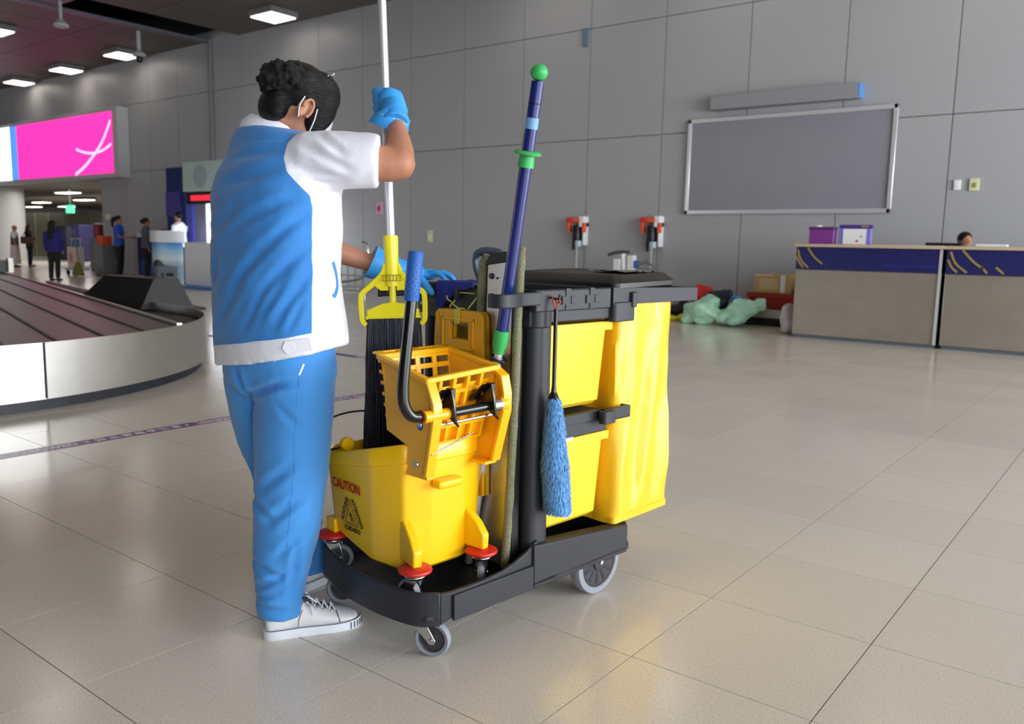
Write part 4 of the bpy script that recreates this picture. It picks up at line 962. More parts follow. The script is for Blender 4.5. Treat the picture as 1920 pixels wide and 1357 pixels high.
# --- lid
lid = thing('bag_lid', 'black plastic lid with sloping edges lying flat on top of the yellow waste bag', 'lid', CO, CRZ)
LT = Matrix.Translation((0.885, 0.205, 0.0)) @ Matrix.Rotation(math.radians(-1.3), 4, 'Y')
l_ = MB()
l_.loft([[(x, y, z) for x, y in rrect(w, d, r, 5)] for w, d, r, z in ((0.32, 0.45, .03, 0.962), (0.335, 0.465, .035, 0.968), (0.335, 0.465, .035, 0.982), (0.285, 0.415, .03, 1.006), (0.275, 0.405, .03, 1.007), (0.265, 0.395, .03, 1.004))], T=LT)
l_.build('lid_panel', mat('lid_plastic', (24, 22, 21), 0.42), lid, bevel=0)
foil = MB(); rng = random.Random(3)
n = 14; g = []
for i in range(n):
    for j in range(n):
        g.append((0.84 + 0.14 * i / (n - 1) + rng.uniform(-.003, .003), 0.03 + 0.17 * j / (n - 1) + rng.uniform(-.003, .003), 1.0085 + rng.uniform(0, .006)))
foil.add(g, [(i * n + j, (i + 1) * n + j, (i + 1) * n + j + 1, i * n + j + 1) for i in range(n - 1) for j in range(n - 1)])
tag(foil.build('foil_sheet', mat('dull_foil', (150, 152, 154), .5, .6), None, smooth=None), 'crumpled silvery sheet lying on the black cart lid', 'foil')
bpy.data.objects['foil_sheet'].matrix_world = Matrix.Translation(CO) @ Matrix.Rotation(CRZ, 4, 'Z')

# --- bins
def bin_(z0, z1, label):
    t = thing('storage_bin', label, 'bin', CO, CRZ, 'yellow bins in the cart')
    b = MB()
    cx, cy = 0.568, 0.235
    b.loft([[(x, y, z) for x, y in rrect(w, d, r, 4, cx, cy)] for w, d, r, z in ((0.235, 0.40, .02, z0), (0.26, 0.425, .02, z0 + 0.012), (0.285, 0.445, .018, z1 - 0.032), (0.285, 0.445, .018, z1 - 0.005), (0.270, 0.43, .016, z1 - 0.005), (0.235, 0.395, .02, z0 + 0.02))])
    b.build('tub', M['yellow_bin'], t, bevel=0)
    r = MB()
    rings = []
    for w, d, z in ((0.29, 0.45, z1 - 0.026), (0.325, 0.468, z1 - 0.026), (0.325, 0.468, z1), (0.275, 0.43, z1)):
        rings.append([(x, y, z) for x, y in rrect(w, d, 0.014, 4, cx, cy)])
    rings.append(rings[0])
    r.loft(rings, cap=False)
    r.build('rim', M['yellow_bin'], t)
    return t
bin_(0.605, 0.862, 'upper yellow bin in the cart, between top tray and middle shelf')
bin_(0.245, 0.518, 'lower yellow bin in the cart, on the base beside the duster tip')
tg = MB().box(0.50, 0.545, -0.002, 0.0, 0.512, 0.522); tg.build('label_strip', M['white'], cart, smooth=None)

# --- vinyl bag
bag = thing('vinyl_bag', 'glossy yellow vinyl waste bag hanging from the cart rear frame', 'bag', CO, CRZ)
rings = []; NZ = 40; NA = 72
for i in range(NZ + 1):
    t = i / NZ; z = 0.212 + (0.925 - 0.212) * t
    w = 0.300 - 0.02 * math.sin(t * PI); d = 0.42; cx = 0.902 - 0.005 * t; cy = 0.205
    ring = []
    for x, y in rrect(w, d, 0.018, 4, cx, cy):
        ring.append((x, y, z + 0.012 * ((x - 0.9) / 0.15) * (1 - t)))
    # resample the ring evenly
    pts = [Vector(p) for p in ring]; L = [0]
    for k in range(len(pts)): L.append(L[-1] + (pts[(k + 1) % len(pts)] - pts[k]).length)
    out = []
    for k in range(NA):
        s = L[-1] * k / NA; q = 0
        while L[q + 1] < s: q += 1
        u_ = (s - L[q]) / max(1e-9, L[q + 1] - L[q]); p = pts[q].lerp(pts[(q + 1) % len(pts)], u_)
        nrm = Vector(((p.x - cx) / w, (p.y - cy) / d, 0)).normalized()
        f = 0.010 * mnoise.noise(Vector((p.x * 11, p.y * 11, z * 3.0))) + 0.006 * mnoise.noise(Vector((p.x * 30 + 5, p.y * 30, z * 7 + 2)))
        f += 0.010 * math.sin(t * 3.1) * math.sin((p.x - p.y) * 55 + 1.3 * math.sin(z * 6))
        f -= 0.03 * max(0, t - 0.86) * 0
        out.append(p + nrm * f)
    rings.append(out)
b = MB().loft(rings); bo = b.build('bag_body', M['vinyl'], bag, smooth=60)
b = MB()
b.loft([[(x, y, z + 0.02 * (x - .76)) for x, y in rrect(w, d, .016, 4, 0.905, 0.205)] for w, d, z in ((0.296, 0.418, 0.198), (0.304, 0.426, 0.202), (0.304, 0.426, 0.222), (0.296, 0.418, 0.226))])
b.build('bottom_seam', M['vinyl'], bag)

# --- tools on the cart --------------------------------------------------------
# dust mop standing upright: steel plate, black frame, khaki pile round it
dm = thing('dust_mop_head', 'upright flat mop head with steel plate, black edge and khaki pile', 'mop', (CO[0] - .9936 * .024, CO[1] + .1132 * .024, 0), CRZ)
uu = 0.326
pl_ = MB().prism([(0.022, 0.16), (0.145, 0.16), (0.122, 1.03), (0.105, 1.045), (0.012, 1.052)], uu - 0.006, uu, 'x')
pl_.build('steel_plate', M['steel'], dm, bevel=0.001)
bk = MB().prism([(0.002, 0.15), (0.152, 0.15), (0.132, 1.035), (0.105, 1.066), (0.0, 1.076)], uu, uu + 0.018, 'x')
bk.box(uu - 0.010, uu + 0.002, 0.001, 0.021, 0.15, 1.05)
bk.prism([(0.008, 1.046), (0.128, 1.03), (0.108, 1.064), (0.010, 1.074)], uu - 0.012, uu, 'x')
bk.build('backing_frame', M['black_deep'], dm, bevel=0.002)
sc = MB().lathe([(0.0, uu - 0.012), (0.008, uu - 0.011), (0.009, uu - 0.006)], (0, 0.105, 1.0), 'x', 16)
sc.lathe([(0.0, uu - 0.011), (0.0025, uu - 0.010), (0.003, uu - 0.006)], (0, 0.082, 0.995), 'x', 10)
sc.build('rivet', M['hub'], dm)
def pile(path, r, seed):
    P = catmull(path, 14); mb = MB(); mb.tube(P, [r * (1 + 0.15 * mnoise.noise(Vector((seed, p.z * 20, 0)))) for p in P], 14)
    mb2 = MB(); rng = random.Random(seed); 
    for k in range(3200):
        i = rng.randrange(len(P) - 1); p = P[i].lerp(P[i + 1], rng.random()); a = rng.uniform(0, 2 * PI)
        t = (P[i + 1] - P[i]).normalized(); nx = t.cross(Vector((1, 0, 0))).normalized(); ny = t.cross(nx)
        d = nx * math.cos(a) + ny * math.sin(a); q = p + d * r * 0.93
        e = q + d * rng.uniform(.0015, .0035) + t * rng.uniform(-.002, .002); w = t.cross(d) * 0.0009
        k0 = len(mb2.v); mb2.v += [tuple(q - w + t * .0006), tuple(q + w), tuple(e)]; mb2.f.append((k0, k0 + 1, k0 + 2))
    return mb, mb2
for path, sd in (([(uu - .012, -0.016, 1.085), (uu - .014, -0.013, 1.0), (uu - .012, -0.005, 0.85), (uu - .012, -0.002, 0.68), (uu - .014, 0.004, 0.5), (uu - .015, 0.012, 0.3), (uu - .017, 0.020, 0.165)], 1),
                 ([(uu - .002, 0.125, 1.055), (uu - .004, 0.142, 1.03), (uu - .004, 0.148, 0.95), (uu - .004, 0.150, 0.85), (uu - .004, 0.152, 0.5), (uu - .004, 0.155, 0.165)], 2)):
    a, b = pile(path, 0.0125, sd)
    o = a.build('pile_edge', M['fuzz_green'], dm, smooth=80); b.build('fibres', M['fuzz_green'], o, smooth=None, fixn=False, kind='stuff')

# navy pole with green ball
def axis_pts(p0, p1, ts): return [tuple(Vector(p0).lerp(Vector(p1), t)) for t in ts]
PA, PB = Vector((0.285, 0.068, 0.746)), Vector((0.256, -0.092, 1.502))
pole = thing('telescopic_pole', 'navy telescopic pole with green ball end leaning in the cart holder', 'pole', CO, CRZ)
d_ = (PB - PA).normalized()
def on(z): return PA + d_ * ((z - PA.z) / d_.z)
MB().tube([on(.845), on(1.30), on(1.50)], 0.0165, 20).build('outer_tube', M['pole_blue'], pole)
MB().tube([on(0.135), on(0.86)], 0.0125, 16).build('inner_tube', M['alu'], pole)
MB().ball(on(1.520), (0.0225, 0.0225, 0.021), 24, 14).build('ball_cap', M['green'], pole)
MB().tube([on(1.290), on(1.325)], [0.0215, 0.0195], 20).build('collar', M['green'], pole)
MB().tube([on(1.322), on(1.326), on(1.331)], [0.036, 0.037, 0.030], 28).build('collar_flange', M['green'], pole)
MB().tube([on(0.790), on(0.800), on(0.812), on(0.855)], [0.0165, 0.0165, 0.021, 0.022], 20).build('lower_collar', M['green'], pole)
MB().tube([on(1.445), on(1.448)], 0.0172, 20).build('ring', M['black_deep'], pole)
stk = MB(); 
st = MB().tube([on(1.385), on(1.398), on(1.412)], [0.0170, 0.0171, 0.0170], 20).build('sticker', mat('pale_blue_sticker', (120, 168, 220), 0.5), pole)
ck = MB().tube([tuple(on(0.775) + Vector((0.022 * math.cos(a), 0.022 * math.sin(a), 0.008 * math.sin(a)))) for a in [i * 2 * PI / 20 for i in range(21)]], 0.0035, 8)
ck.tube([on(.775) + Vector((-.02, 0, 0)), on(.765) + Vector((0.01, -.02, -.008))], .0035, 8)
ck.build('cord_loop', M['black_deep'], pole)

# feather duster
fd = thing('microfibre_duster', 'fluffy blue duster with black stick hanging on the cart side', 'duster', CO, CRZ)
MB().tube([(0.402, -0.045, 0.915), (0.402, -0.045, 0.70), (0.402, -0.045, 0.672)], [0.006, 0.006, 0.009], 12).tube([(0.402, -0.045, 0.68), (0.402, -0.045, 0.662)], [0.009, 0.017], 14).build('stick', M['black_gloss'], fd)
MB().tube([(0.402, -0.045, 0.905), (0.396, -0.04, 0.93), (0.400, -0.03, 0.952)], 0.0022, 8).tube([(0.402, -0.045, 0.905), (0.408, -0.045, 0.93), (0.404, -0.03, 0.95)], 0.0022, 8).ball((0.414, -0.047, 0.934), 0.005, 8, 6).build('hanging_loop', mat('rust_cord', (168, 72, 48), .8), fd)
MB().tube([(0.405, -0.02, 0.945), (0.405, -0.052, 0.942), (0.405, -0.054, 0.955)], 0.003, 8).build('hook', M['black_deep'], cart)
DP = catmull([(0.402, -0.047, 0.668), (0.404, -0.049, 0.60), (0.408, -0.051, 0.50), (0.414, -0.053, 0.43), (0.419, -0.055, 0.36), (0.421, -0.055, 0.335)], 8)
DR = [0.014 + 0.020 * min(1, (i / len(DP)) * 2.4) + 0.006 * math.sin(i / len(DP) * 3) for i in range(len(DP))]
for i in (-1, -2, -3): DR[i] *= (0.45, 0.75, 0.92)[-i - 1]
core = MB().tube(DP, [r * 0.86 for r in DR], 18).build('fibre_core', M['fuzz_blue'], fd)
fib = MB(); rng = random.Random(11)
for k in range(7000):
    t = rng.random() ** 0.9 * (len(DP) - 2); i = int(t); p = DP[i].lerp(DP[i + 1], t - i); r = DR[i] * 0.84
    a = rng.uniform(0, 2 * PI); d = Vector((math.cos(a), math.sin(a), 0)); q = p + d * r * rng.uniform(.9, 1.0)
    dn = Vector((0, 0, -1)); sw = Vector((-math.sin(a), math.cos(a), 0)) * rng.uniform(-.005, .005)
    L_ = rng.uniform(.012, .030); m1 = q + d * rng.uniform(.005, .011) + dn * L_ * .5 + sw * .5; e = q + d * rng.uniform(0.004, .015) + dn * L_ + sw
    lim_ = 0.316 + 0.02 * (abs(e.x - .421) / .035) ** 2 + rng.uniform(0, .008)
    if e.z < lim_: e.z = lim_
    w = Vector((-math.sin(a), math.cos(a), 0)) * 0.0013
    k0 = len(fib.v); fib.v += [tuple(q - w), tuple(q + w), tuple(m1 + w * .9), tuple(m1 - w * .9), tuple(e)]
    fib.f += [(k0, k0 + 1, k0 + 2, k0 + 3), (k0 + 3, k0 + 2, k0 + 4)]
fib.build('fibres', M['fuzz_blue'], fd, smooth=None, fixn=False, kind='stuff')

# folded caution sign tied to the left of the dust mop
cs = thing('folded_floor_sign', 'folded yellow wet-floor sign with handle hole tied to the cart', 'sign', CO, CRZ)
def signpanel(u0, m_):
    s = MB(); T = None
    o_ = [(0.342, 0.40), (0.335, 0.885), (0.322, 0.897), (0.145, 0.897), (0.132, 0.885), (0.128, 0.40)]
    s.prism([(0.345, 0.36), (0.342, 0.812), (0.128, 0.812), (0.122, 0.36)], u0, u0 + 0.012, 'x')
    s.prism([(0.342, 0.810), (0.337, 0.885), (0.322, 0.897), (0.268, 0.897), (0.272, 0.810)], u0, u0 + 0.012, 'x')
    s.prism([(0.192, 0.810), (0.192, 0.897), (0.145, 0.897), (0.132, 0.885), (0.128, 0.810)], u0, u0 + 0.012, 'x')
    s.prism([(0.275, 0.862), (0.275, 0.897), (0.188, 0.897), (0.188, 0.862)], u0, u0 + 0.012, 'x')
    return s
signpanel(0.288, None).build('front_panel', M['yellow_dull'], cs, bevel=0.002)
signpanel(0.306, None).build('rear_panel', M['yellow_dull'], cs, bevel=0.002)
fr_ = MB()
rp = lambda y0, y1, z0, z1, w: [((y0, y1), (z0, z0 + w)), ((y0, y1), (z1 - w, z1)), ((y0, y0 + w), (z0, z1)), ((y1 - w, y1), (z0, z1))]
for (ya, yb), (za, zb) in rp(0.165, 0.305, 0.782, 0.875, 0.008): fr_.box(0.283, 0.289, ya, yb, za, zb)
for (ya, yb), (za, zb) in rp(0.140, 0.330, 0.42, 0.77, 0.006): fr_.box(0.284, 0.289, ya, yb, za, zb)
for y in (0.325, 0.312, 0.158, 0.145): fr_.box(0.285, 0.289, y - .003, y + .003, 0.862, 0.885)
fr_.build('raised_border', M['yellow_dull'], cs, bevel=0.002)
st_ = MB()
for y in (0.226, 0.234, 0.242): st_.tube([(0.283, y, 0.858), (0.282, y, 0.90), (0.30, y, 0.903), (0.32, y, 0.895)], 0.0018, 6)
st_.tube([(0.30, 0.285, 0.903), (0.30, 0.275, 0.918), (0.295, 0.29, 0.925), (0.30, 0.30, 0.935)], 0.002, 6)
st_.tube([(0.30, 0.25, 0.903), (0.298, 0.27, 0.912), (0.30, 0.262, 0.925)], 0.002, 6)
st_.tube([(0.30, 0.205, 0.903), (0.31, 0.185, 0.93), (0.325, 0.178, 0.945)], 0.002, 6)
st_.tube([(0.335, 0.28, 0.945), (0.335, 0.20, 0.945)], 0.002, 6)
tag(st_.build('tie_cord', M['rope']), 'lime cord tying the folded yellow sign to the cart', 'cord')
bpy.data.objects['tie_cord'].matrix_world = Matrix.Translation(CO) @ Matrix.Rotation(CRZ, 4, 'Z')
for y in (0.29, 0.20): MB().box(0.325, 0.347, y - 0.008, y + 0.008, 0.925, 0.957).build('front_hook', BK, cart, bevel=0.002)

# navy cloth over the tray edge
cl = thing('cleaning_cloth', 'dark blue cleaning cloth draped over the cart tray edge', 'cloth', CO, CRZ)
n = 26; vs = []; fs = []
for i in range(n):
    for j in range(n):
        a = i / (n - 1); b_ = j / (n - 1)
        y = 0.375 - 0.16 * a; s = b_ * (0.20 - 0.06 * a)
        fr0 = 0.018 + 0.085 * (1 - a) ** 2.5
        if s < fr0: x = 0.338; z = 0.972 - (fr0 - s); 
        else: x = 0.338 + (s - fr0); z = 0.972
        wv = 0.004 * math.sin(a * 8 + b_ * 3) + 0.005 * mnoise.noise(Vector((a * 6, b_ * 6, 1)))
        vs.append((x - 0.004 - abs(wv) * (s < fr0), y + 0.01 * math.sin(b_ * 5), z + abs(wv) + .002))
fs = [(i * n + j, (i + 1) * n + j, (i + 1) * n + j + 1, i * n + j + 1) for i in range(n - 1) for j in range(n - 1)]
o = MB().add(vs, fs).build('cloth_sheet', mat('royal_cloth', (34, 44, 140), 0.85), cl, smooth=80)
o.modifiers.new('s', 'SOLIDIFY').thickness = 0.003

# grey loop handle standing in the tray (of a dustpan)
lh = thing('loop_handle_brush', 'blue-grey loop handled brush standing in the cart top tray', 'brush', CO, CRZ)
pth = catmull([(0.42, 0.255, 0.91), (0.42, 0.272, 0.96), (0.42, 0.300, 1.01), (0.42, 0.306, 1.045), (0.42, 0.285, 1.066), (0.42, 0.24, 1.070), (0.42, 0.195, 1.064), (0.42, 0.178, 1.045), (0.42, 0.182, 1.01), (0.42, 0.22, 0.95), (0.42, 0.235, 0.91)], 5)
MB().tube(pth, [0.0085 if p.z < 1.055 else 0.0115 for p in pth], 14).build('handle_loop', mat('slate_plastic', (78, 90, 110), 0.4), lh)
gp = MB()
for k in range(7): gp.ball((0.42, 0.20 + k * 0.013, 1.060), 0.0075, 10, 8)
gp.build('finger_grip', mat('slate_grip', (70, 80, 98), 0.5), lh)
MB().box(0.40, 0.44, 0.19, 0.30, 0.906, 0.93).build('brush_block', M['black_deep'], lh, bevel=0.004)
MB().box(0.405, 0.435, 0.175, 0.19, 0.906, 0.99).build('red_clip', M['red'], lh, bevel=0.003)

# ============================================================ MOP BUCKET on the deck
bu = thing('mop_bucket', 'yellow mop bucket on castors standing on the cart front deck', 'bucket', CO, CRZ)
# rings: z lower to upper; polygon corners (x, y) in cart space
B0 = [(0.004, 0.122), (-0.012, 0.245), (-0.004, 0.44), (0.05, 0.500), (0.22, 0.500), (0.272, 0.43), (0.278, 0.27), (0.274, 0.18), (0.266, 0.122), (0.19, 0.100), (0.08, 0.100)]
B1 = [(-0.008, 0.118), (-0.042, 0.215), (-0.036, 0.43), (0.04, 0.508), (0.24, 0.508), (0.298, 0.43), (0.302, 0.27), (0.298, 0.18), (0.285, 0.118), (0.20, 0.088), (0.07, 0.088)]
def fillet(poly, r=0.012, n=3):
    out = []
    m = len(poly)
    for i in range(m):
        p = Vector(poly[i]); a = Vector(poly[i - 1]); b = Vector(poly[(i + 1) % m])
        r1 = min(r, (a - p).length * .45, (b - p).length * .45)
        pa = p + (a - p).normalized() * r1; pb = p + (b - p).normalized() * r1
        for k in range(n + 1):
            t = k / n; out.append(tuple((1 - t) ** 2 * pa + 2 * t * (1 - t) * p + t * t * pb))
    return out
F0, F1 = fillet(B0), fillet(B1)
def bring(t, zoff=0.0, shrink=0.0):
    out = []
    for (a, b) in zip(F0, F1):
        x = a[0] + (b[0] - a[0]) * t; y = a[1] + (b[1] - a[1]) * t
        top = 0.558 - 0.24 * max(0, min(y, 0.44) - 0.12)
        bot = 0.206 + 0.62 * max(0, y - 0.36)
        cx, cy = 0.135, 0.30; d = Vector((cx - x, cy - y)); L_ = d.length
        if shrink: x += d.x / L_ * shrink; y += d.y / L_ * shrink
        out.append((x, y, bot + (top - bot) * t + zoff))
    return out
b = MB()
ts = [0, 0.03, 0.2, 0.45, 0.7, 0.88, 1.0]
outer = [bring(t, 0, 0.012 if t == 0 else 0) for t in ts]
inner = [bring(1.0, 0, 0.007)] + [bring(t, 0.0, 0.009) for t in (0.85, 0.5, 0.2)] + [bring(0.12, 0.0, 0.02)]
b.loft(outer + inner)
b.build('tub', Y, bu, smooth=28)
rim = MB(); r_ = [bring(0.86, 0, -0.001), bring(0.87, 0, -0.007), bring(1.0, 0, -0.007), bring(1.0, 0.004, -0.003), bring(1.0, 0.004, 0.006), bring(0.97, 0, 0.008)]
rim.loft(r_, cap=False); rim.build('rim', Y, bu, smooth=50)
# corner feet above the bumpers
def foot(x, y, sx, sy):
    # a wedge growing out of the tub wall down to the bumper
    f = MB(); q = Vector((sx, sy)).normalized(); n2 = Vector((-q.y, q.x)) * 0.0135
    def rg(o_, i_, z): return [(x + q.x * o_ - n2.x, y + q.y * o_ - n2.y, z), (x + q.x * o_ + n2.x, y + q.y * o_ + n2.y, z), (x + q.x * i_ + n2.x, y + q.y * i_ + n2.y, z), (x + q.x * i_ - n2.x, y + q.y * i_ - n2.y, z)]
    f.loft([rg(-.016, .07, .243), rg(-.018, .07, .285), rg(.008, .075, .318), rg(.052, .085, .352)])
    f.build('corner_foot', Y, bu, bevel=0.005)
BP = [(-0.006, 0.066), (0.218, 0.048), (0.235, 0.47), (-0.008, 0.445)]
for (x, y), (sx, sy) in zip(BP[:3], ((.25, 1), (-.1, 1), (-.6, -1))): foot(x, y, sx, sy)
MB().box(-.016, .02, .425, .47, .243, .285).build('corner_foot', Y, bu, bevel=.004)
for k, (x, y) in enumerate(BP):
    MB().lathe([(0.0, 0.228), (0.038, 0.228), (0.0445, 0.231), (0.046, 0.235), (0.0445, 0.239), (0.038, 0.243), (0.0, 0.244)], (x, y, 0), n=36).build('bumper', M['red'], bu)
    castor(x, y, 0.226, math.radians((96, 42, 10, -45)[k]), bu, R=0.037, h=0.098, wth=0.020, trail=0.022)
pd = MB().box(0.065, 0.155, 0.052, 0.088, 0.438, 0.462); pd.build('side_lug', Y, bu, bevel=0.009, seg=3)
lg = MB().lathe([(0.0, -0.012), (0.017, -0.012), (0.020, -0.008), (0.020, 0.008), (0.017, 0.012), (0, .012)], (0.0, 0.385, 0.515), 'y', 24, Matrix.Identity(4)); lg.build('bail_lug', Y, bu)
bl = MB().tube(catmull([(-0.022, 0.385, 0.508), (-0.035, 0.43, 0.498), (-0.03, 0.50, 0.515), (0.04, 0.56, 0.545), (0.14, 0.575, 0.56), (0.24, 0.55, 0.555), (0.30, 0.46, 0.545), (0.312, 0.385, 0.53)], 6), 0.003, 8)
bl.build('wire_bail', M['black_deep'], bu)
# printed warning on the long front facet, between corners 1 and 2 of the tub
def facet(y, z):
    t = 0.5
    for _ in range(6):
        yy0 = B0[1][1] + (B1[1][1] - B0[1][1]) * t; yy1 = B0[2][1] + (B1[2][1] - B0[2][1]) * t
        s_ = (y - yy0) / (yy1 - yy0)
        b_ = 0.206 + 0.62 * max(0, y - 0.36); tp = 0.558 - 0.24 * max(0, min(y, 0.44) - 0.12); t = (z - b_) / (tp - b_)
    x0 = B0[1][0] + (B0[2][0] - B0[1][0]) * s_; x1 = B1[1][0] + (B1[2][0] - B1[1][0]) * s_
    return Vector((x0 + (x1 - x0) * t, y, z))
yc, zc_ = 0.345, 0.405
P_ = facet(yc, zc_) + Vector((-.0022, 0, 0)); ey = (facet(yc - .06, zc_) - facet(yc + .06, zc_)).normalized(); ez = (facet(yc, zc_ + .05) - facet(yc, zc_ - .08)).normalized()
def FT(dy, dz, rot=0.0):
    p = P_ + ey * dy + ez * dz; c, s_ = math.cos(rot), math.sin(rot)
    return frame(p, ey * c + ez * s_, ez * c - ey * s_)
text_mesh('CAUTION', 0.041, M['print_red'], bu, 'caution_lettering', FT(0.0, 0.0), bold=0.0008, sx=0.74)
CX, CZ_ = 0.012, -0.088; H_ = 0.052
tri = MB()
def tri_ring(R_, w, z=0.0006):
    pts = [Vector((R_ * math.cos(a), R_ * math.sin(a) * 1.25)) for a in (PI / 2, PI / 2 + 2 * PI / 3, PI / 2 + 4 * PI / 3)]
    q = [p * ((R_ - w * 2) / R_) for p in pts]; T = FT(CX, CZ_)
    vs = [T @ Vector((p.x, p.y, z)) for p in pts + q]
    tri.add(vs, [(0, 1, 4, 3), (1, 2, 5, 4), (2, 0, 3, 5)])
tri_ring(0.041, 0.0017); tri_ring(0.034, 0.0010)
T = FT(CX, CZ_)
def stroke(pts, w=0.0022):
    for a, c in zip(pts, pts[1:]):
        a, c = Vector(a), Vector(c); d = (c - a).normalized(); nn = Vector((-d.y, d.x)) * w
        tri.add([T @ Vector((p.x, p.y, .0006)) for p in (a - nn, c - nn, c + nn, a + nn)], [(0, 1, 2, 3)])
stroke([(-.006, .012), (-.002, .004), (.004, -.002)], .0028); stroke([(.004, -.002), (.011, -.009), (.013, -.015)]); stroke([(.003, -.002), (-.003, -.010), (.004, -.014)]); stroke([(-.002, .006), (.008, .006)], .0015); stroke([(-.003, .004), (-.010, -.001)], .0015)
stroke([(-.009, .017), (-.006, .017)], .003)
tri.build('warning_triangle', M['print_black'], bu, smooth=None, fixn=False)
text_mesh('ACHTUNG', 0.019, M['print_black'], bu, 'achtung_lettering', FT(CX - 0.030, CZ_ + 0.017, math.radians(64)), bold=0.0005, sx=0.9)
text_mesh('ATTENTION', 0.019, M['print_black'], bu, 'attention_lettering', FT(CX + 0.031, CZ_ + 0.015, math.radians(-64)), bold=0.0005, sx=0.82)
text_mesh('CUIDADO', 0.019, M['print_black'], bu, 'cuidado_lettering', FT(CX, CZ_ - 0.040), bold=0.0005, sx=0.9)

# ============================================================ WRINGER
wr = thing('mop_wringer', 'orange-yellow mop wringer with black lever hooked on the bucket', 'wringer', CO, CRZ)
# rim corner points (x, y, z)
R00, R10, R11, R01 = Vector((-0.005, 0.022, 0.745)), Vector((0.248, 0.030, 0.757)), Vector((0.252, 0.235, 0.786)), Vector((-0.010, 0.212, 0.787))
D00, D10, D11, D01 = Vector((0.010, 0.070, 0.560)), Vector((0.228, 0.070, 0.560)), Vector((0.228, 0.185, 0.590)), Vector((0.006, 0.190, 0.590))
def plate(quad, th, nm, m_=YW, par=wr):
    a, b_, c, d = [Vector(q) for q in quad]; n_ = (b_ - a).cross(d - a).normalized() * th
    mb = MB(); mb.loft([[a, b_, c, d], [a + n_, b_ + n_, c + n_, d + n_]]); return mb.build(nm, m_, par, bevel=0.0015)
def lattice(quad, nu, nv, w, th, nm, solid_top=0.0):
    """grid of bars between 4 corners: a-b bottom, d-c top"""
    a, b_, c, d = [Vector(q) for q in quad]; mb = MB(); n_ = (b_ - a).cross(d - a).normalized() * th
    P = lambda s, t: (a.lerp(b_, s)).lerp(d.lerp(c, s), t)
    lw = (b_ - a).length; lh_ = (d - a).length
    for i in range(nu + 1):
        s0 = max(0, i / nu - w / lw / 2); s1 = min(1, i / nu + w / lw / 2)
        q = [P(s0, 0), P(s1, 0), P(s1, 1), P(s0, 1)]; mb.loft([q, [p + n_ * 1.15 for p in q]])
    for j in range(nv + 1):
        t0 = max(0, j / nv - w / lh_ / 2); t1 = min(1, j / nv + w / lh_ / 2)
        q = [P(0, t0), P(1, t0), P(1, t1), P(0, t1)]; mb.loft([q, [p + n_ for p in q]])
    if solid_top:
        q = [P(0, 1 - solid_top), P(1, 1 - solid_top), P(1, 1), P(0, 1)]; mb.loft([q, [p + n_ for p in q]])
    return mb.build(nm, YW, wr, bevel=0.001)
lattice((D10, D00, R00, R10), 5, 4, 0.010, 0.010, 'front_grille', 0.0)
# backing of the front grille (perforated press plate behind it)
off = Vector((0, 0.022, 0))
plate((D00 + off, D10 + off, R10 + off + Vector((0, .0, -.03)), R00 + off + Vector((0, 0, -.03))), 0.003, 'press_plate', M['yellow_wr'])
lattice((D01, D11, R11, R01), 4, 5, 0.014, 0.006, 'back_grille', 0.08)
plate((D11, D10, R10, R11), 0.006, 'rear_wall')
nb = MB()
for k in range(7):
    p = R01.lerp(D01, 0.06 + k * 0.15); nb.tube([p + Vector((.002, -.004, 0)), p + Vector((.002, .008, -.002)), p + Vector((.002, .010, .004))], .0045, 8)
nb.build('edge_nubs', YW, wr)
fp_ = MB().prism([(0.212, 0.787), (0.025, 0.745), (0.003, 0.690), (-0.002, 0.655), (0.010, 0.60), (0.028, 0.503), (0.045, 0.488), (0.105, 0.492), (0.100, 0.560), (0.192, 0.590)], -0.004, 0.006, 'x')
fp_.box(-0.004, 0.022, 0.022, 0.105, 0.484, 0.494)
fp_.prism([(0.028, 0.745), (0.016, 0.742), (-0.010, 0.688), (-0.013, 0.655), (-0.002, 0.60), (0.018, 0.495), (0.030, 0.495), (0.010, 0.600), (-0.001, 0.655), (0.002, 0.688)], -0.012, 0.018, 'x')
fp_.build('front_bracket', YW, wr, bevel=0.002)
rp_ = MB().prism([(0.235, 0.786), (0.030, 0.757), (0.000, 0.738), (-0.010, 0.69), (-0.010, 0.640), (0.002, 0.60), (0.032, 0.496), (0.10, 0.492), (0.095, 0.56), (0.185, 0.59)], 0.246, 0.256, 'x')
rp_.prism([(0.036, 0.757), (0.000, 0.738), (-0.012, 0.69), (-0.012, 0.640), (0.000, 0.60), (0.030, 0.492), (0.042, 0.492), (0.012, 0.605), (0.001, 0.645), (0.001, 0.685), (0.010, 0.730), (0.036, 0.745)], 0.236, 0.268, 'x')
rp_.box(0.21, 0.256, 0.032, 0.10, 0.486, 0.495)
rp_.build('rear_bracket', YW, wr, bevel=0.002)
rm = MB()
for a, c in ((R00, R10), (R10, R11), (R11, R01), (R01, R00)):
    d = (c - a).normalized(); s_ = Vector((-d.y, d.x, 0)).normalized() * 0.009; z_ = Vector((0, 0, .0075))
    a2, c2 = a - d * .007, c + d * .007
    rm.loft([[a2 - s_ - z_, a2 + s_ - z_, a2 + s_ + z_, a2 - s_ + z_], [c2 - s_ - z_, c2 + s_ - z_, c2 + s_ + z_, c2 - s_ + z_]])
rm.build('rim_frame', YW, wr, bevel=0.003)
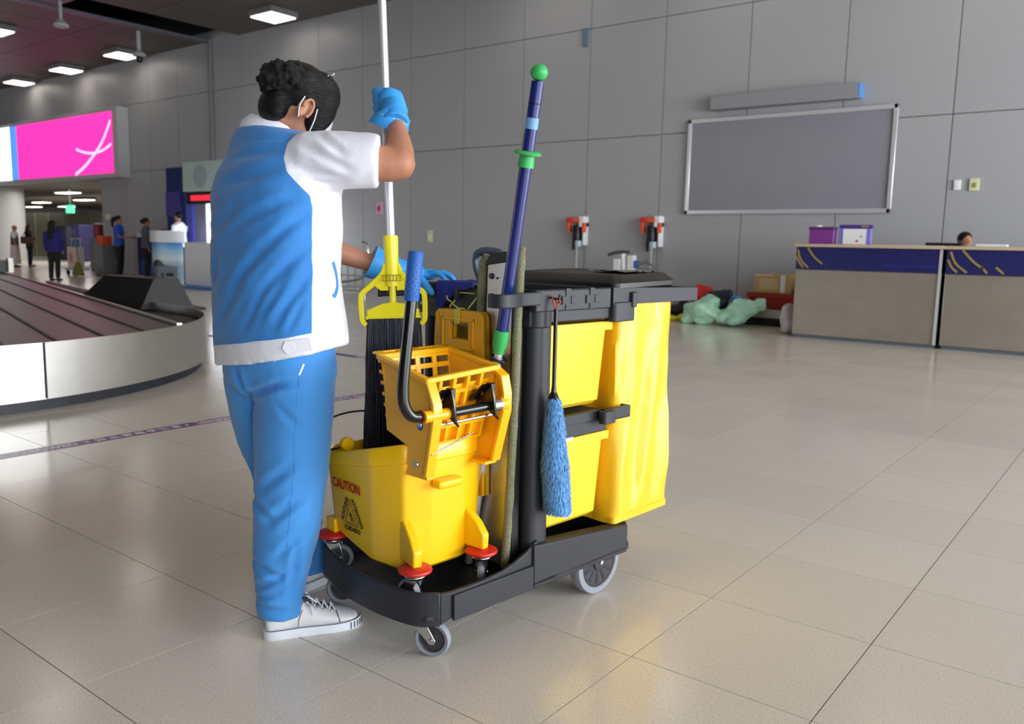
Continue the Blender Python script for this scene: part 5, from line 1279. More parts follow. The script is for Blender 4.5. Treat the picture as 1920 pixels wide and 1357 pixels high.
# broad lip at the left rim with holes
lp = MB()
Pl = lambda s, t: R01.lerp(R11, s) + Vector((0, 0.036 * t, 0.004 * t))
for s0, s1, t0, t1 in ((0, 1, 0.75, 1), (0, 0.12, 0, .8), (.30, .62, 0, .8), (.84, 1, 0, .8)):
    q = [Pl(s0, t0), Pl(s1, t0), Pl(s1, t1), Pl(s0, t1)]; lp.loft([q, [p + Vector((0, 0, .006)) for p in q]])
lp.build('back_lip', YW, wr, bevel=0.002)
# shaft, levers, rods
MB().tube([(-0.035, 0.002, 0.658), (0.05, 0.0, 0.658)], 0.0155, 20).build('yellow_bush', YW, wr)
MB().tube([(0.05, 0.0, 0.658), (0.20, 0.0, 0.660)], 0.0125, 20).build('shaft', M['black_gloss'], wr)
MB().tube([(0.188, 0.0, 0.660), (0.228, 0.0, 0.660)], 0.020, 20).build('shaft_spring', M['chrome'], wr)
MB().tube([(0.228, 0.0, 0.660), (0.25, 0.0, 0.660)], 0.019, 20).build('end_boss', YW, wr)
def lever(x):
    l = MB().prism([(-0.040, 0.628), (-0.030, 0.640), (-0.022, 0.690), (-0.012, 0.720), (0.006, 0.724), (0.02, 0.69), (0.045, 0.675), (0.05, 0.66), (0.012, 0.665), (-0.008, 0.645)], x - .004, x + .004, 'x')
    l.prism([(0.0, 0.722), (0.004, 0.712), (0.05, 0.668), (0.05, 0.680)], x - .026, x + .004, 'x')
    l.prism([(-0.014, 0.722), (0.0, 0.724), (0.003, 0.69), (-.012, .69)], x - .004, x + .012, 'x')
    l.build('press_lever', M['black_gloss'], wr, bevel=0.0015)
lever(0.048); lever(0.190)
MB().tube([(-0.002, -0.004, 0.632), (0.205, -0.004, 0.636)], 0.004, 10).tube([(-0.006, 0.004, 0.556), (0.16, 0.03, 0.585)], 0.0025, 8).build('steel_rod', M['chrome'], wr)
sc_ = MB()
for y, z in ((0.052, 0.627), (0.066, 0.520)): sc_.lathe([(0, -0.0075), (0.007, -0.007), (0.009, -0.004)], (0, y, z), 'x', 14)
sc_.build('screw', M['chrome'], wr)
MB().lathe([(0, -0.0050), (0.012, -0.0050), (0.012, -0.0042)], (0, 0.050, 0.624), 'x', 16).build('blue_washer', M['grip'], wr)
MB().tube([(-0.036, 0.010, 0.658), (-0.030, 0.010, 0.658)], 0.0175, 16).build('orange_ring', mat('orange_ring', (206, 74, 28), .5), wr)
hp = catmull([(-0.004, 0.010, 0.657), (-0.035, 0.013, 0.658), (-0.060, 0.017, 0.663), (-0.078, 0.020, 0.688), (-0.083, 0.021, 0.722), (-0.079, 0.021, 0.78), (-0.062, 0.021, 0.92), (-0.052, 0.021, 1.005)], 7)
MB().tube(hp, 0.0145, 18).build('handle_pipe', M['black_gloss'], wr)
g0, g1 = Vector((-0.0585, 0.021, 0.948)), Vector((-0.0445, 0.021, 1.068))
gr = MB().tube([g0, g0.lerp(g1, .03), g0.lerp(g1, .97), g1], [.017, .0185, .0195, .017], 20).build('hand_grip', M['grip'], wr)
dots = MB()
dz_ = (g1 - g0).normalized()
for k in range(11):
    for a in range(10):
        an = a * 2 * PI / 10 + (k % 2) * PI / 10; e1 = Vector((0, 1, 0)); e2 = dz_.cross(e1)
        c_ = g0.lerp(g1, 0.1 + 0.07 * k) + (e1 * math.cos(an) + e2 * math.sin(an)) * .0188
        dots.ball(c_, 0.0016, 6, 4)
dots.build('grip_dots', M['grip'], gr)

# ============================================================ THE MOP
mp = thing('wet_mop', 'lemon yellow clamp mop with white pole and navy-black yarn held by the cleaner', 'mop', CO, CRZ)
MA, MT = Vector((0.16, 0.386, 1.062)), Vector((0.16, 0.434, 1.83))
mdir = (MT - MA).normalized(); msd = Vector((-0.70, 0.715, 0)); msd = (msd - mdir * msd.dot(mdir)).normalized(); mfr = mdir.cross(msd)
def mm(s, t, f=0.0): return MA + mdir * t + msd * s + mfr * f     # s to the left, t up the pole
MB().tube([mm(0, 0.02), mm(0, 0.80)], 0.0125, 20).build('pole_tube', M['alu'], mp)
MB().tube([mm(0, -0.10), mm(0, -.03), mm(0, .038), mm(0, 0.046)], [0.020, 0.020, 0.0215, 0.0205], 20).tube([mm(0, -0.10), mm(0, -.135), mm(0, -.165), mm(0, -0.18)], [.009, .010, .010, .003], 14).build('socket', M['yellow_lime'], mp)
fm = MB()
def band(pts, w, th):
    Pp = catmull([(p[0], p[1], 0) for p in pts], 5); rings = []
    for i, p in enumerate(Pp):
        tn = (Pp[min(i + 1, len(Pp) - 1)] - Pp[max(i - 1, 0)]).normalized(); nn = Vector((-tn.y, tn.x, 0)) * w / 2
        rings.append([mm(p.x + nn.x, p.y + nn.y, -th), mm(p.x - nn.x, p.y - nn.y, -th), mm(p.x - nn.x, p.y - nn.y, th), mm(p.x + nn.x, p.y + nn.y, th)])
    fm.loft(rings)
for s_ in (1, -1):
    band([(s_ * .016, -.035), (s_ * .026, -.062), (s_ * .060, -.095), (s_ * .088, -.118), (s_ * .093, -.135), (s_ * .093, -.175), (s_ * .090, -.20), (s_ * .078, -.212)], .015, .009)
    fm.loft([[mm(s_ * .014, -.03, f), mm(s_ * .03, -.068, f), mm(s_ * .055, -.095, f), mm(s_ * .035, -.112, f), mm(s_ * .012, -.112, f)] for f in (-.005, .005)])
fm.build('clamp_frame', M['yellow_lime'], mp, bevel=0.002)
jb = MB()
jb.loft([[mm(-.076, -.190, f), mm(-.076, -.168, f), mm(-.03, -.150, f), (mm(.0, -.146, f)), mm(.03, -.150, f), mm(.076, -.168, f), mm(.076, -.190, f)] for f in (-.010, .010)])
jb.loft([[mm(-.08, -.196, f), mm(-.08, -.186, f), mm(.08, -.186, f), mm(.08, -.196, f)] for f in (-.013, .013)])
jb.build('clamp_jaw', M['yellow_lime'], mp, bevel=0.002)
gd = MB()
for s_ in (-.027, -.017, -.007, .003, .013, .023): gd.loft([[mm(s_, -.085, f), mm(s_ + .0015, -.085, f), mm(s_ + .0015, -.068, f), mm(s_, -.068, f)] for f in (.0195, .0215)])
for t_ in (-.085, -.0685): gd.loft([[mm(-.030, t_, f), mm(.03, t_, f), mm(.03, t_ + .0015, f), mm(-.03, t_ + .0015, f)] for f in (.0195, .0215)])
gd.build('ratchet_grid', mat('dark_yellow_slot', (120, 104, 20), .6), mp)
MB().lathe([(0, 0), (0.004, 0.0), (0.004, .004), (0, .006)], n=12, T=frame(mm(0, .028, .019), msd, mdir)).lathe([(0, 0), (0.005, 0.0), (0.005, .004), (0, .005)], n=12, T=frame(mm(-.084, -.150, .008), msd, mdir)).build('rivet', M['chrome'], mp)
yr = MB(); rng = random.Random(5)
for k in range(230):
    s0 = -0.077 + 0.154 * ((k % 58) + rng.random()) / 58; lay = (k // 58)
    f0 = -0.010 + 0.0075 * lay + rng.uniform(-.002, .002)
    top = mm(s0, -0.193, f0)
    a = top
    tgt = Vector((top.x + 0.010 - s0 * 0.10 + rng.uniform(-.006, .006), top.y + 0.01 + s0 * 0.12 + rng.uniform(-.006, .006), 0.40 + rng.uniform(-.03, .03)))
    m1 = a.lerp(tgt, 0.33) + Vector((rng.uniform(-.004, .004), rng.uniform(-.004, .004), 0)); m2 = a.lerp(tgt, 0.66) + Vector((rng.uniform(-.005, .005), rng.uniform(-.005, .005), 0))
    Pp = catmull([a, m1, m2, tgt], 4)
    Pp = [p + Vector((mnoise.noise(Vector((k, p.z * 14, 0))) * .004, mnoise.noise(Vector((k, p.z * 14, 9))) * .004, 0)) for p in Pp]
    yr.tube(Pp, 0.0034, 6)
yr.build('yarn', M['yarn'], mp, smooth=60, fixn=False, kind='stuff')
# ============================================================ THE CLEANER (local: x = right of the view, y = away, z = up)
PG = (-1.86, 1.52, 0.0); PRZ = math.atan2(0.6124, 0.7906)
person = thing('person', 'person in blue and white uniform seen from behind, gripping the mop, head bent', 'person', PG, PRZ)
LAT = Vector((0.77, -0.64, 0)); SAG = Vector((0.64, 0.77, 0))
def el(c, w, t, tilt=0.0, n=28, p=2.3):
    out = ell(c, LAT, SAG, w, t, n, p)
    return [Vector((q.x, q.y, q.z + tilt * (q.x - c[0]))) for q in out]
def surf(o, p, off=0.0):
    ok, loc, nor, _ = o.closest_point_on_mesh(Vector(p)); return loc + nor * off, nor

# head frame
HF = Vector((0.70, 0.50, -0.50)).normalized(); HU = (Vector((0, 0, 1)) - HF * HF.z).normalized(); HR = HF.cross(HU)
HS = Vector((-0.058, 0.045, 1.452))
HM = Matrix(((HR.x, HF.x, HU.x, HS.x), (HR.y, HF.y, HU.y, HS.y), (HR.z, HF.z, HU.z, HS.z), (0, 0, 0, 1)))

# one continuous body
b = MB()
b.ball((0, -0.006, 0.016), (0.070, 0.086, 0.090), 24, 16, HM)
b.ball((0, 0.034, -0.050), (0.050, 0.052, 0.058), 20, 12, HM)
b.tube([(0, 0.083, 0.012), (0, 0.100, -0.020), (0, 0.098, -0.030)], [0.007, 0.013, 0.010], 10, HM)
b.ball((0, 0.078, -0.088), (0.020, 0.014, 0.014), 12, 8, HM)
for s in (-1, 1):
    b.ball((s * 0.022, 0.084, -0.060), (0.016, 0.007, 0.006), 10, 6, HM)
    b.loft([[HM @ Vector((s * (0.072 + k * 0.006), -0.002 - k * 0.006 + 0.017 * math.cos(a), -0.022 + 0.031 * math.sin(a))) for a in [j * 2 * PI / 14 for j in range(14)]] for k in range(3)])
b.tube([HM @ Vector((0, -0.020, -0.03)), (-0.105, 0.042, 1.415), (-0.140, 0.05, 1.375), (-0.14, 0.05, 1.33)], [0.056, 0.052, 0.058, 0.075], 20)
b.loft([el((-.118, .0, .78), .14, .10), el((-.12, .01, 1.0), .135, .10), el((-.12, .02, 1.18), .15, .11), el((-.12, .05, 1.31), .14, .09), el((-.14, .05, 1.37), .07, .06)])
SR, ER, WR_, HR_ = Vector((-.005, -.055, 1.315)), Vector((0.232, -0.055, 1.296)), Vector((0.200, 0.092, 1.415)), Vector((0.188, 0.120, 1.462))
b.tube([SR, SR.lerp(ER, .5), ER + Vector((-.02, 0, -.004)), ER], [0.058, 0.052, 0.045, 0.040], 20)
b.ball(ER, (.041, .041, .043), 16, 12)
b.tube([ER, ER.lerp(WR_, .3), ER.lerp(WR_, .65), WR_, HR_], [0.040, 0.041, 0.034, 0.026, 0.028], 18)
SL, EL_, WL, HL = Vector((-.235, .15, 1.31)), Vector((-.085, .235, 1.085)), Vector((.105, .27, 1.022)), Vector((.245, .325, .992))
b.tube([SL, SL.lerp(EL_, .5), EL_], [.052, .046, .038], 16); b.ball(EL_, .039)
b.tube([EL_, EL_.lerp(WL, .35), EL_.lerp(WL, .75), WL, HL], [.038, .037, .030, .026, .022], 16)
b.loft([el((-.115, 0, .82), .13, .09), el((-.115, 0, .73), .13, .08), el((-.115, 0, .69), .12, .06)])
b.tube([(-.062, -.04, .72), (-.068, -.062, .45), (-.088, -.085, .27), (-.095, -.105, .07)], [.055, .05, .042, .034], 16)
b.tube([(-.17, .05, .72), (-.14, .11, .45), (-.105, .155, .27), (-.088, .185, .07)], [.055, .05, .042, .034], 16)
b.tube([(-.095, -.118, .06), (-.03, -.090, .036), (.05, -.055, .026)], [.028, .014, .008], 12)
b.tube([(-.092, .20, .06), (-.068, .25, .036), (-.03, .31, .026)], [.028, .014, .008], 12)
body = organic('body', b, M['skin'], person, 0.008, 3, label='tan skin of neck, ear and arms')
eye = MB()
for s in (-1, 1): eye.ball((s * 0.03, 0.079, 0.0), (0.012, 0.006, 0.006), 12, 8, HM)
eye.build('eyes', M['white'], person)
# ear inner rim
er = MB().tube([HM @ Vector((0.090, -0.004 + 0.013 * math.cos(a), -0.020 + 0.026 * math.sin(a))) for a in [math.radians(d) for d in range(-60, 200, 20)]], 0.004, 8)
er.build('ear_rim', M['skin'], person)

# hair
h = MB()
h.ball((0, -0.014, 0.030), (0.083, 0.098, 0.084), 28, 18, HM)
h.ball((0, -0.058, -0.030), (0.060, 0.046, 0.060), 20, 12, HM)
h.ball((0.050, 0.044, 0.004), (0.028, 0.040, 0.066), 18, 12, HM)
h.ball((-0.050, 0.044, 0.004), (0.028, 0.040, 0.066), 18, 12, HM)
h.ball((0.0, 0.046, 0.044), (0.056, 0.034, 0.048), 18, 12, HM)
h.ball((0, .022, .054), (.069, .068, .068), 24, 14, HM)
hair = organic('hair', h, M['hair'], person, 0.006, 4, disp=lambda co: nz(co, 26, 0.003, stretch=(1, 1, .25)))
bn = MB()
BC = Vector((-0.084, 0.002, 1.512))
bn.ball(BC, (0.060, 0.056, 0.046), 24, 16); rng = random.Random(8)
for k in range(90):
    th = rng.uniform(0, 2 * PI); ph = math.acos(rng.uniform(-.5, 1)); d = Vector((math.sin(ph) * math.cos(th), math.sin(ph) * math.sin(th), math.cos(ph)))
    c = BC + Vector((d.x * .064, d.y * .060, d.z * .050)); bn.ball(c, rng.uniform(.006, .012), 8, 6)
bun = organic('hair_bun', bn, M['scrunch'], hair, 0.004, 1, label='black gauze scrunchie round the bun', disp=lambda co: nz(co, 75, 0.006))
cp = MB()
c0 = HM @ Vector((0.050, 0.020, 0.118)); p0, _ = surf(hair, c0, .003)
for k in range(7): cp.ball(p0 + Vector((rng.uniform(-.009, .009), rng.uniform(-.005, .005), rng.uniform(-.006, .008))), .0032, 8, 6)
cp.build('hair_clip', M['chrome'], hair)
# mask with ear loops
mk = MB(); rings = []
for i in range(9):
    s = -1 + 2 * i / 8; x = 0.062 * math.sin(s * 1.35); yb = 0.034 + 0.062 * math.cos(s * 1.25)
    rings.append([HM @ Vector((x, yb + 0.004 * math.sin(k * .8), 0.010 - 0.1 * k / 6)) for k in range(7)])
vs = [p for r in rings for p in r]; fs = [(i * 7 + k, (i + 1) * 7 + k, (i + 1) * 7 + k + 1, i * 7 + k + 1) for i in range(8) for k in range(6)]
mo = MB().add(vs, fs).build('face_mask', M['white_cloth'], person); mo.modifiers.new('s', 'SOLIDIFY').thickness = 0.002
lp_ = MB()
for pts in ([(.086, -.024, .004), (.090, -.026, -.026), (.080, -.012, -.050)], [(.080, .022, -.002), (.076, .030, -.03), (.066, .036, -.060)]):
    lp_.tube(catmull([HM @ Vector(p) for p in pts], 5), 0.0017, 8)
lp_.build('ear_loop', M['white'], mo)

# ---------------- shirt
sh = MB()
hem_tilt = 0.18
secs = [(.772, -.108, .0, .208, .155, .18), (.80, -.108, .0, .207, .155, .18), (.86, -.112, .0, .203, .152, .15), (.95, -.118, .0, .198, .150, .10), (1.03, -.118, .0, .198, .150, .05),
        (1.12, -.119, .01, .202, .150, 0), (1.20, -.121, .02, .205, .148, 0), (1.27, -.119, .035, .198, .138, 0), (1.325, -.118, .05, .175, .118, 0), (1.365, -.125, .05, .145, .098, -.03), (1.388, -.135, .05, .100, .085, -.08)]
sh.loft([el((ca, cb, z), w, t, ti, 36) for z, ca, cb, w, t, ti in secs])
def sleeve(mb, P, R, fl):
    rings = []
    for i, (p, r) in enumerate(zip(P, R)):
        p = Vector(p); t = (Vector(P[min(i + 1, len(P) - 1)]) - Vector(P[max(i - 1, 0)])).normalized()
        a = t.cross(Vector((0, 0, 1))).normalized(); u = a.cross(t).normalized()
        rings.append([p + a * r[0] * math.cos(j * 2 * PI / 28) + u * r[1] * math.sin(j * 2 * PI / 28) for j in range(28)])
    mb.loft(rings)
sleeve(sh, [(-.055, -.035, 1.285), (0.0, -.055, 1.295), (0.06, -.065, 1.302), (.125, -.070, 1.302), (.178, -.066, 1.300)], [(.07, .075), (.078, .082), (.074, .078), (.070, .074), (.068, .071)], 1)
sleeve(sh, [(-.19, .11, 1.28), (-.235, .15, 1.27), (-.20, .185, 1.20), (-.155, .21, 1.15)], [(.07, .07), (.07, .07), (.066, .066), (.064, .064)], 1)
def cr2(co, segs):
    d = np.zeros(len(co)); q = co[:, [0, 2]]
    for (a0, z0), (a1, z1), w, dep in segs:
        p0 = np.array((a0, z0)); ab = np.array((a1 - a0, z1 - z0)); t = np.clip(((q - p0) @ ab) / (ab @ ab), 0, 1)
        s = (q - p0 - t[:, None] * ab); sd = (s[:, 0] * ab[1] - s[:, 1] * ab[0]) / np.linalg.norm(ab); r = np.linalg.norm(s, axis=1)
        fade = np.sin(np.clip(t, 0.02, 0.98) * PI) ** 0.6
        d += fade * dep * (-np.exp(-(r / w) ** 2) + 0.55 * np.exp(-((r - 1.6 * w) / w) ** 2))
    return d
SF = [((-.02, 1.20), (-.20, 1.12), .014, .006), ((.01, 1.16), (-.16, 1.03), .013, .006), ((.01, 1.08), (-.13, .93), .014, .008), ((.02, 1.02), (-.08, .86), .012, .007), ((-.05, 1.10), (-.20, .97), .012, .006),
      ((-.12, 1.05), (-.24, .90), .015, .006), ((-.07, 1.27), (-.24, 1.23), .016, .005), ((-.09, 1.32), (-.22, 1.30), .012, .004), ((-.18, 1.17), (-.29, 1.10), .015, .005), ((-.25, 1.05), (-.29, .95), .015, .006),
      ((.0, .95), (-.04, .86), .010, .005), ((-.03, 1.34), (.12, 1.27), .010, .006), ((-.03, 1.27), (.10, 1.25), .010, .006), ((.0, 1.24), (.09, 1.24), .008, .007), ((.03, 1.36), (.10, 1.31), .010, .006), ((.02, 1.18), (.05, 1.10), .008, .004), ((.045, 1.0), (.05, .90), .008, .004), ((-.16, .98), (-.27, .84), .012, .004), ((-.10, .95), (-.17, .85), .012, .005), ((-.04, 1.0), (-.12, .88), .010, .005)]
shirt = organic('shirt', sh, M['white_cloth'], person, 0.0075, 5, label='blue back panel, white sides, sleeves and hem band',
                disp=lambda co: 1.25 * cr2(co, SF) + nz(co, 9, 0.005) + nz(co, 24, 0.0015, (3, 3, 3)))
def shirt_mat():
    m = mat('two_tone_shirt', (56, 134, 208), 0.8, sheen=0.25, bump=0.10, bump_scale=160)
    nt = m.node_tree; b_ = nt.nodes['Principled BSDF']
    at = nt.nodes.new('ShaderNodeAttribute'); at.attribute_name = 'white_zone'
    mr = nt.nodes.new('ShaderNodeMapRange'); mr.inputs['From Min'].default_value = -0.0008; mr.inputs['From Max'].default_value = 0.0008
    nt.links.new(at.outputs['Fac'], mr.inputs['Value'])
    mx = nt.nodes.new('ShaderNodeMix'); mx.data_type = 'RGBA'; mx.inputs[6].default_value = (*lin((48, 128, 204)), 1); mx.inputs[7].default_value = (*lin((228, 229, 240)), 1)
    nt.links.new(mr.outputs[0], mx.inputs[0]); nt.links.new(mx.outputs[2], b_.inputs['Base Color'])
    return m
shirt.data.materials[0] = shirt_mat()
n = len(shirt.data.vertices); co = np.empty(n * 3); shirt.data.vertices.foreach_get('co', co); co = co.reshape(-1, 3)
zb = np.array([0.5, 1.175, 1.205, 1.232, 1.262, 1.30, 1.338, 1.362, 1.392, 1.5]); ab_ = np.array([0.016, 0.016, 0.010, -0.018, -0.046, -0.060, -0.056, -0.040, -0.014, 0.02])
w1 = co[:, 0] - np.interp(co[:, 2], zb, ab_)
hl = 0.772 + 0.055 + 0.18 * (co[:, 0] + .108)
w2 = (hl - co[:, 2]) * 1.0
lat = (co - np.array([-.12, .03, 0])) @ np.array(LAT); w3 = (-lat - 0.172) * (1.0)
w3 = np.where(co[:, 2] > 1.08, w3, -1)
wz = np.maximum(np.maximum(w1, w2), w3)
at = shirt.data.attributes.new('white_zone', 'FLOAT', 'POINT'); at.data.foreach_set('value', wz.astype(np.float32))
# sleeve hem and hem-band seams, tab, button
def ribbon(o, pts, w, off, th, nm, m_, par, k=10):
    """flat strip laid on the surface of o"""
    P = catmull(pts, k); Q = [surf(o, p, off) for p in P]; rings = []
    for i, (p, nn) in enumerate(Q):
        t = (Q[min(i + 1, len(Q) - 1)][0] - Q[max(i - 1, 0)][0]).normalized(); s = t.cross(nn).normalized() * w / 2
        rings.append([p - s, p + s, p + s + nn * th, p - s + nn * th])
    return MB().loft(rings).build(nm, m_, par)
hm = lambda a: 0.772 + 0.18 * (a + .108)
ribbon(shirt, [(-.285, -.02, hm(-.285) + .054), (-.20, -.10, hm(-.2) + .055), (-.10, -.16, hm(-.1) + .055), (.0, -.17, hm(0) + .055), (.06, -.10, hm(.06) + .055)], .0035, -.0006, .0018, 'hem_seam', M['white_cloth'], shirt)
tb = MB(); 
tc_, tn = surf(shirt, (-.03, -.16, hm(-.03) + .030), .001)
TM = frame(tc_, Vector((1, -.3, .17)).cross(tn).cross(tn) * -1, Vector((0, 0, 1)))
tb.prism([(-.030, 0), (-.020, .017), (.045, .017), (.045, -.017), (-.020, -.017)], 0.0, 0.003, 'z', TM); tb.build('waist_tab', M['white_cloth'], shirt, bevel=0.001)
for nm, pp_, o_ in (('button', (-.032, -.16, hm(-.03) + .030), .0045), ('button', (-.088, -.15, hm(-.085) + .028), .0015)):
    c_, nn = surf(shirt, pp_, o_); MB().lathe([(0, 0), (.007, 0), (.008, .001), (.006, .002), (0, .0016)], n=18, T=frame(c_, nn.cross(Vector((0, 0, 1))), Vector((0, 0, 1)))).build(nm, M['white'], shirt)
ribbon(shirt, [(.042, -.08, 1.035), (.052, -.07, 1.00), (.058, -.07, .97), (.052, -.09, .94)], .010, -.001, .003, 'pocket_piping', M['trouser'], shirt, 5)
ribbon(shirt, [(-.235, .0, 1.335), (-.18, -.05, 1.345), (-.12, -.08, 1.345), (-.06, -.08, 1.34)], .003, -.001, .0016, 'yoke_seam', M['trouser'], shirt, 6)
# collar
rings = []
for z, r, off_, ti in ((-.006, .088, 0, 0), (.012, .086, .004, 0), (.026, .078, .010, 0), (.034, .070, .012, 0), (.034, .066, .012, 0), (.018, .072, .008, 0), (-.008, .076, 0, 0)):
    c = Vector((-.140 + off_, .05 + off_ * .3, 1.382 + z)); ring = []
    for j in range(32):
        a = 2 * PI * j / 32; q = c + LAT * math.cos(a) * r + SAG * math.sin(a) * r * .92
        q.z += -0.22 * (q.x - c.x) * 1.0; ring.append(q)
    rings.append(ring)
MB().loft(rings, cap=False).build('collar', M['white_cloth'], shirt, smooth=70)

# ---------------- trousers
tr = MB()
tr.loft([el((-.113, .0, .815), .165, .122), el((-.113, .0, .76), .178, .130), el((-.113, -.002, .72), .184, .132), el((-.113, .0, .68), .165, .115), el((-.113, .005, .655), .12, .08)])
def leg(pts, n=28): 
    tr.loft([[Vector((c[0] + r1 * math.cos(a), c[1] + r2 * math.sin(a), z)) for a in [2 * PI * j / n for j in range(n)]] for z, c, r1, r2 in pts])
leg([(.76, (-.046, -.030), .085, .095), (.70, (-.050, -.048), .104, .120), (.62, (-.056, -.052), .107, .118), (.53, (-.063, -.058), .101, .108), (.44, (-.068, -.066), .099, .098), (.35, (-.073, -.078), .096, .092), (.27, (-.080, -.088), .090, .085), (.20, (-.090, -.095), .078, .076), (.14, (-.094, -.100), .068, .072), (.09, (-.094, -.104), .066, .072), (.058, (-.092, -.105), .068, .074)])
leg([(.76, (-.185, .04), .08, .085), (.70, (-.190, .045), .095, .10), (.60, (-.182, .065), .092, .105), (.50, (-.165, .085), .092, .10), (.42, (-.150, .105), .088, .09), (.34, (-.132, .125), .082, .082), (.27, (-.118, .145), .076, .076), (.18, (-.100, .170), .068, .07), (.10, (-.088, .185), .064, .066), (.07, (-.086, .19), .066, .068)])
TF = [((-.205, .745), (-.175, .67), .010, .010), ((-.175, .675), (-.06, .715), .010, .009), ((-.172, .68), (-.178, .50), .008, .010), ((-.03, .50), (-.14, .42), .014, .006), ((.0, .42), (-.12, .33), .014, .006), ((-.17, .40), (-.10, .34), .012, .005),
      ((-.165, .22), (-.06, .18), .010, .006), ((-.15, .15), (-.04, .20), .010, .007), ((-.16, .105), (-.05, .085), .009, .006), ((-.03, .27), (-.05, .12), .010, .007), ((-.155, .12), (-.07, .14), .008, .006), ((-.24, .45), (-.20, .36), .010, .006), ((-.08, .66), (-.02, .60), .010, .003),
      ((.0, .32), (-.09, .24), .012, .006), ((-.12, .70), (-.02, .72), .010, .004)]
trouser = organic('trousers', tr, M['trouser'], person, 0.0075, 6, disp=lambda co: 1.5 * cr2(co, TF) + 1.6 * 0 + nz(co, 8, 0.006, (7, 7, 7), (1, 1, .6)) + nz(co, 22, 0.0012))
ribbon(trouser, [(-.012, -.17, .74), (-.020, -.18, .66), (-.026, -.18, .55), (-.035, -.17, .45), (-.045, -.17, .36), (-.055, -.165, .27)], .0025, -.0008, .0016, 'side_seam', M['trouser'], trouser, 8)
ribbon(trouser, [(-.015, -.17, .742), (-.006, -.17, .755), (.004, -.17, .775)], .005, -.0008, .0026, 'pocket_edge', M['white'], trouser, 5)

# ---------------- shoes
def shoe(x, y, ang, label):
    T = Matrix.Translation((x, y, 0)) @ Matrix.Rotation(ang, 4, 'Z') @ Matrix.Diagonal((1.03, 1.06, 1.16, 1))
    outl = [(-.004, 0), (.000, .018), (.012, .029), (.04, .033), (.09, .034), (.14, .041), (.18, .047), (.215, .045), (.24, .036), (.256, .022), (.264, .006)]
    poly = [(a, -c) for a, c in outl] + [(a, c) for a, c in reversed(outl)][:-1]
    up = MB(); rings = []
    prof = [(.002, .020, .070), (.012, .027, .076), (.035, .031, .082), (.06, .031, .086), (.085, .031, .084), (.11, .034, .076), (.135, .038, .066), (.16, .042, .057), (.19, .044, .048), (.215, .042, .041), (.238, .033, .034), (.254, .018, .027)]
    for px, w, hgt in prof:
        c = (0.016 + hgt) / 2; hh = (hgt - 0.016) / 2
        rings.append([(px, w * (abs(math.cos(a)) ** .75) * math.copysign(1, math.cos(a)) * (1 if math.sin(a) < 0 else (0.72 + .28 * abs(math.cos(a)))), c + hh * math.sin(a)) for a in [2 * PI * j / 24 for j in range(24)]])
    o = MB().loft(rings, T=T).build('shoe', M['shoe'], person, smooth=70, sub=1, label=label)
    so = MB().loft([[(px, py * k_, z) for px, py in poly] for z, k_ in ((0.0, .93), (.003, 1.0), (.016, 1.02), (.024, 1.0), (.024, .9))], T=T)
    # toe of the sole turns up a little
    so.build('sole', M['sole'], o, smooth=50)
    fx = MB()
    for k in range(13):
        a = -1.2 + 2.4 * k / 12
        px, py = .205 + .060 * math.cos(a), .047 * math.sin(a); fx.box(px - .001, px + .001, py - .001, py + .001, .004, .020, T)
    line = [(a_, -c_ * 1.035, .0245) for a_, c_ in outl[1:]]
    fx.tube(line, .0009, 6, T)
    fx.tube([(.196, -.046, .026), (.192, -.040, .040), (.190, -.022, .049), (.190, 0, .0505), (.190, .022, .049), (.192, .040, .040), (.196, .046, .026)], .0011, 6, T)
    fx.tube([(.085, -.034, .026), (.087, -.034, .045), (.097, -.030, .066)], .0009, 6, T)
    fx.build('seam_line', M['seam'], o)
    lc = MB()
    for k in range(4):
        px = .112 + k * .020; z = .083 - k * .0085
        lc.tube([(px, -.020, z - .004), (px + .008, 0, z + .002), (px + .016, .020, z - .008)], .0024, 8, T); lc.tube([(px, .020, z - .004), (px + .008, 0, z + .004), (px + .016, -.020, z - .008)], .0024, 8, T)
    lc.tube(catmull([(.108, 0, .088), (.112, -.028, .098), (.135, -.034, .082), (.118, -.010, .088)], 5), .002, 8, T)
    lc.tube(catmull([(.108, 0, .088), (.100, .028, .096), (.125, .034, .080)], 5), .002, 8, T)
    lc.tube([(.106, 0, .088), (.120, -.036, .072), (.124, -.041, .052)], .002, 8, T)
    lc.build('laces', M['white'], o)
    tg_ = MB().loft([[(px, w * math.cos(a), z + .004 * math.sin(a)) for a in [2 * PI * j / 12 for j in range(12)]] for px, w, z in ((.088, .020, .098), (.11, .021, .084), (.15, .019, .064), (.185, .012, .050))], T=T)
    tg_.build('tongue', M['seam'], o)
    ey_ = MB()
    for k in range(4): ey_.ball((.118 + k * .019, -.026 - .002 * k, .071 - k * .006), .0028, 8, 6, T)
    ey_.build('eyelet', M['chrome'], o)
shoe(-.131, -.142, math.atan2(.111, .241), 'white canvas lace-up shoe of the near foot')
shoe(-.125, .165, math.atan2(.20, .12), 'white canvas shoe of the far foot')

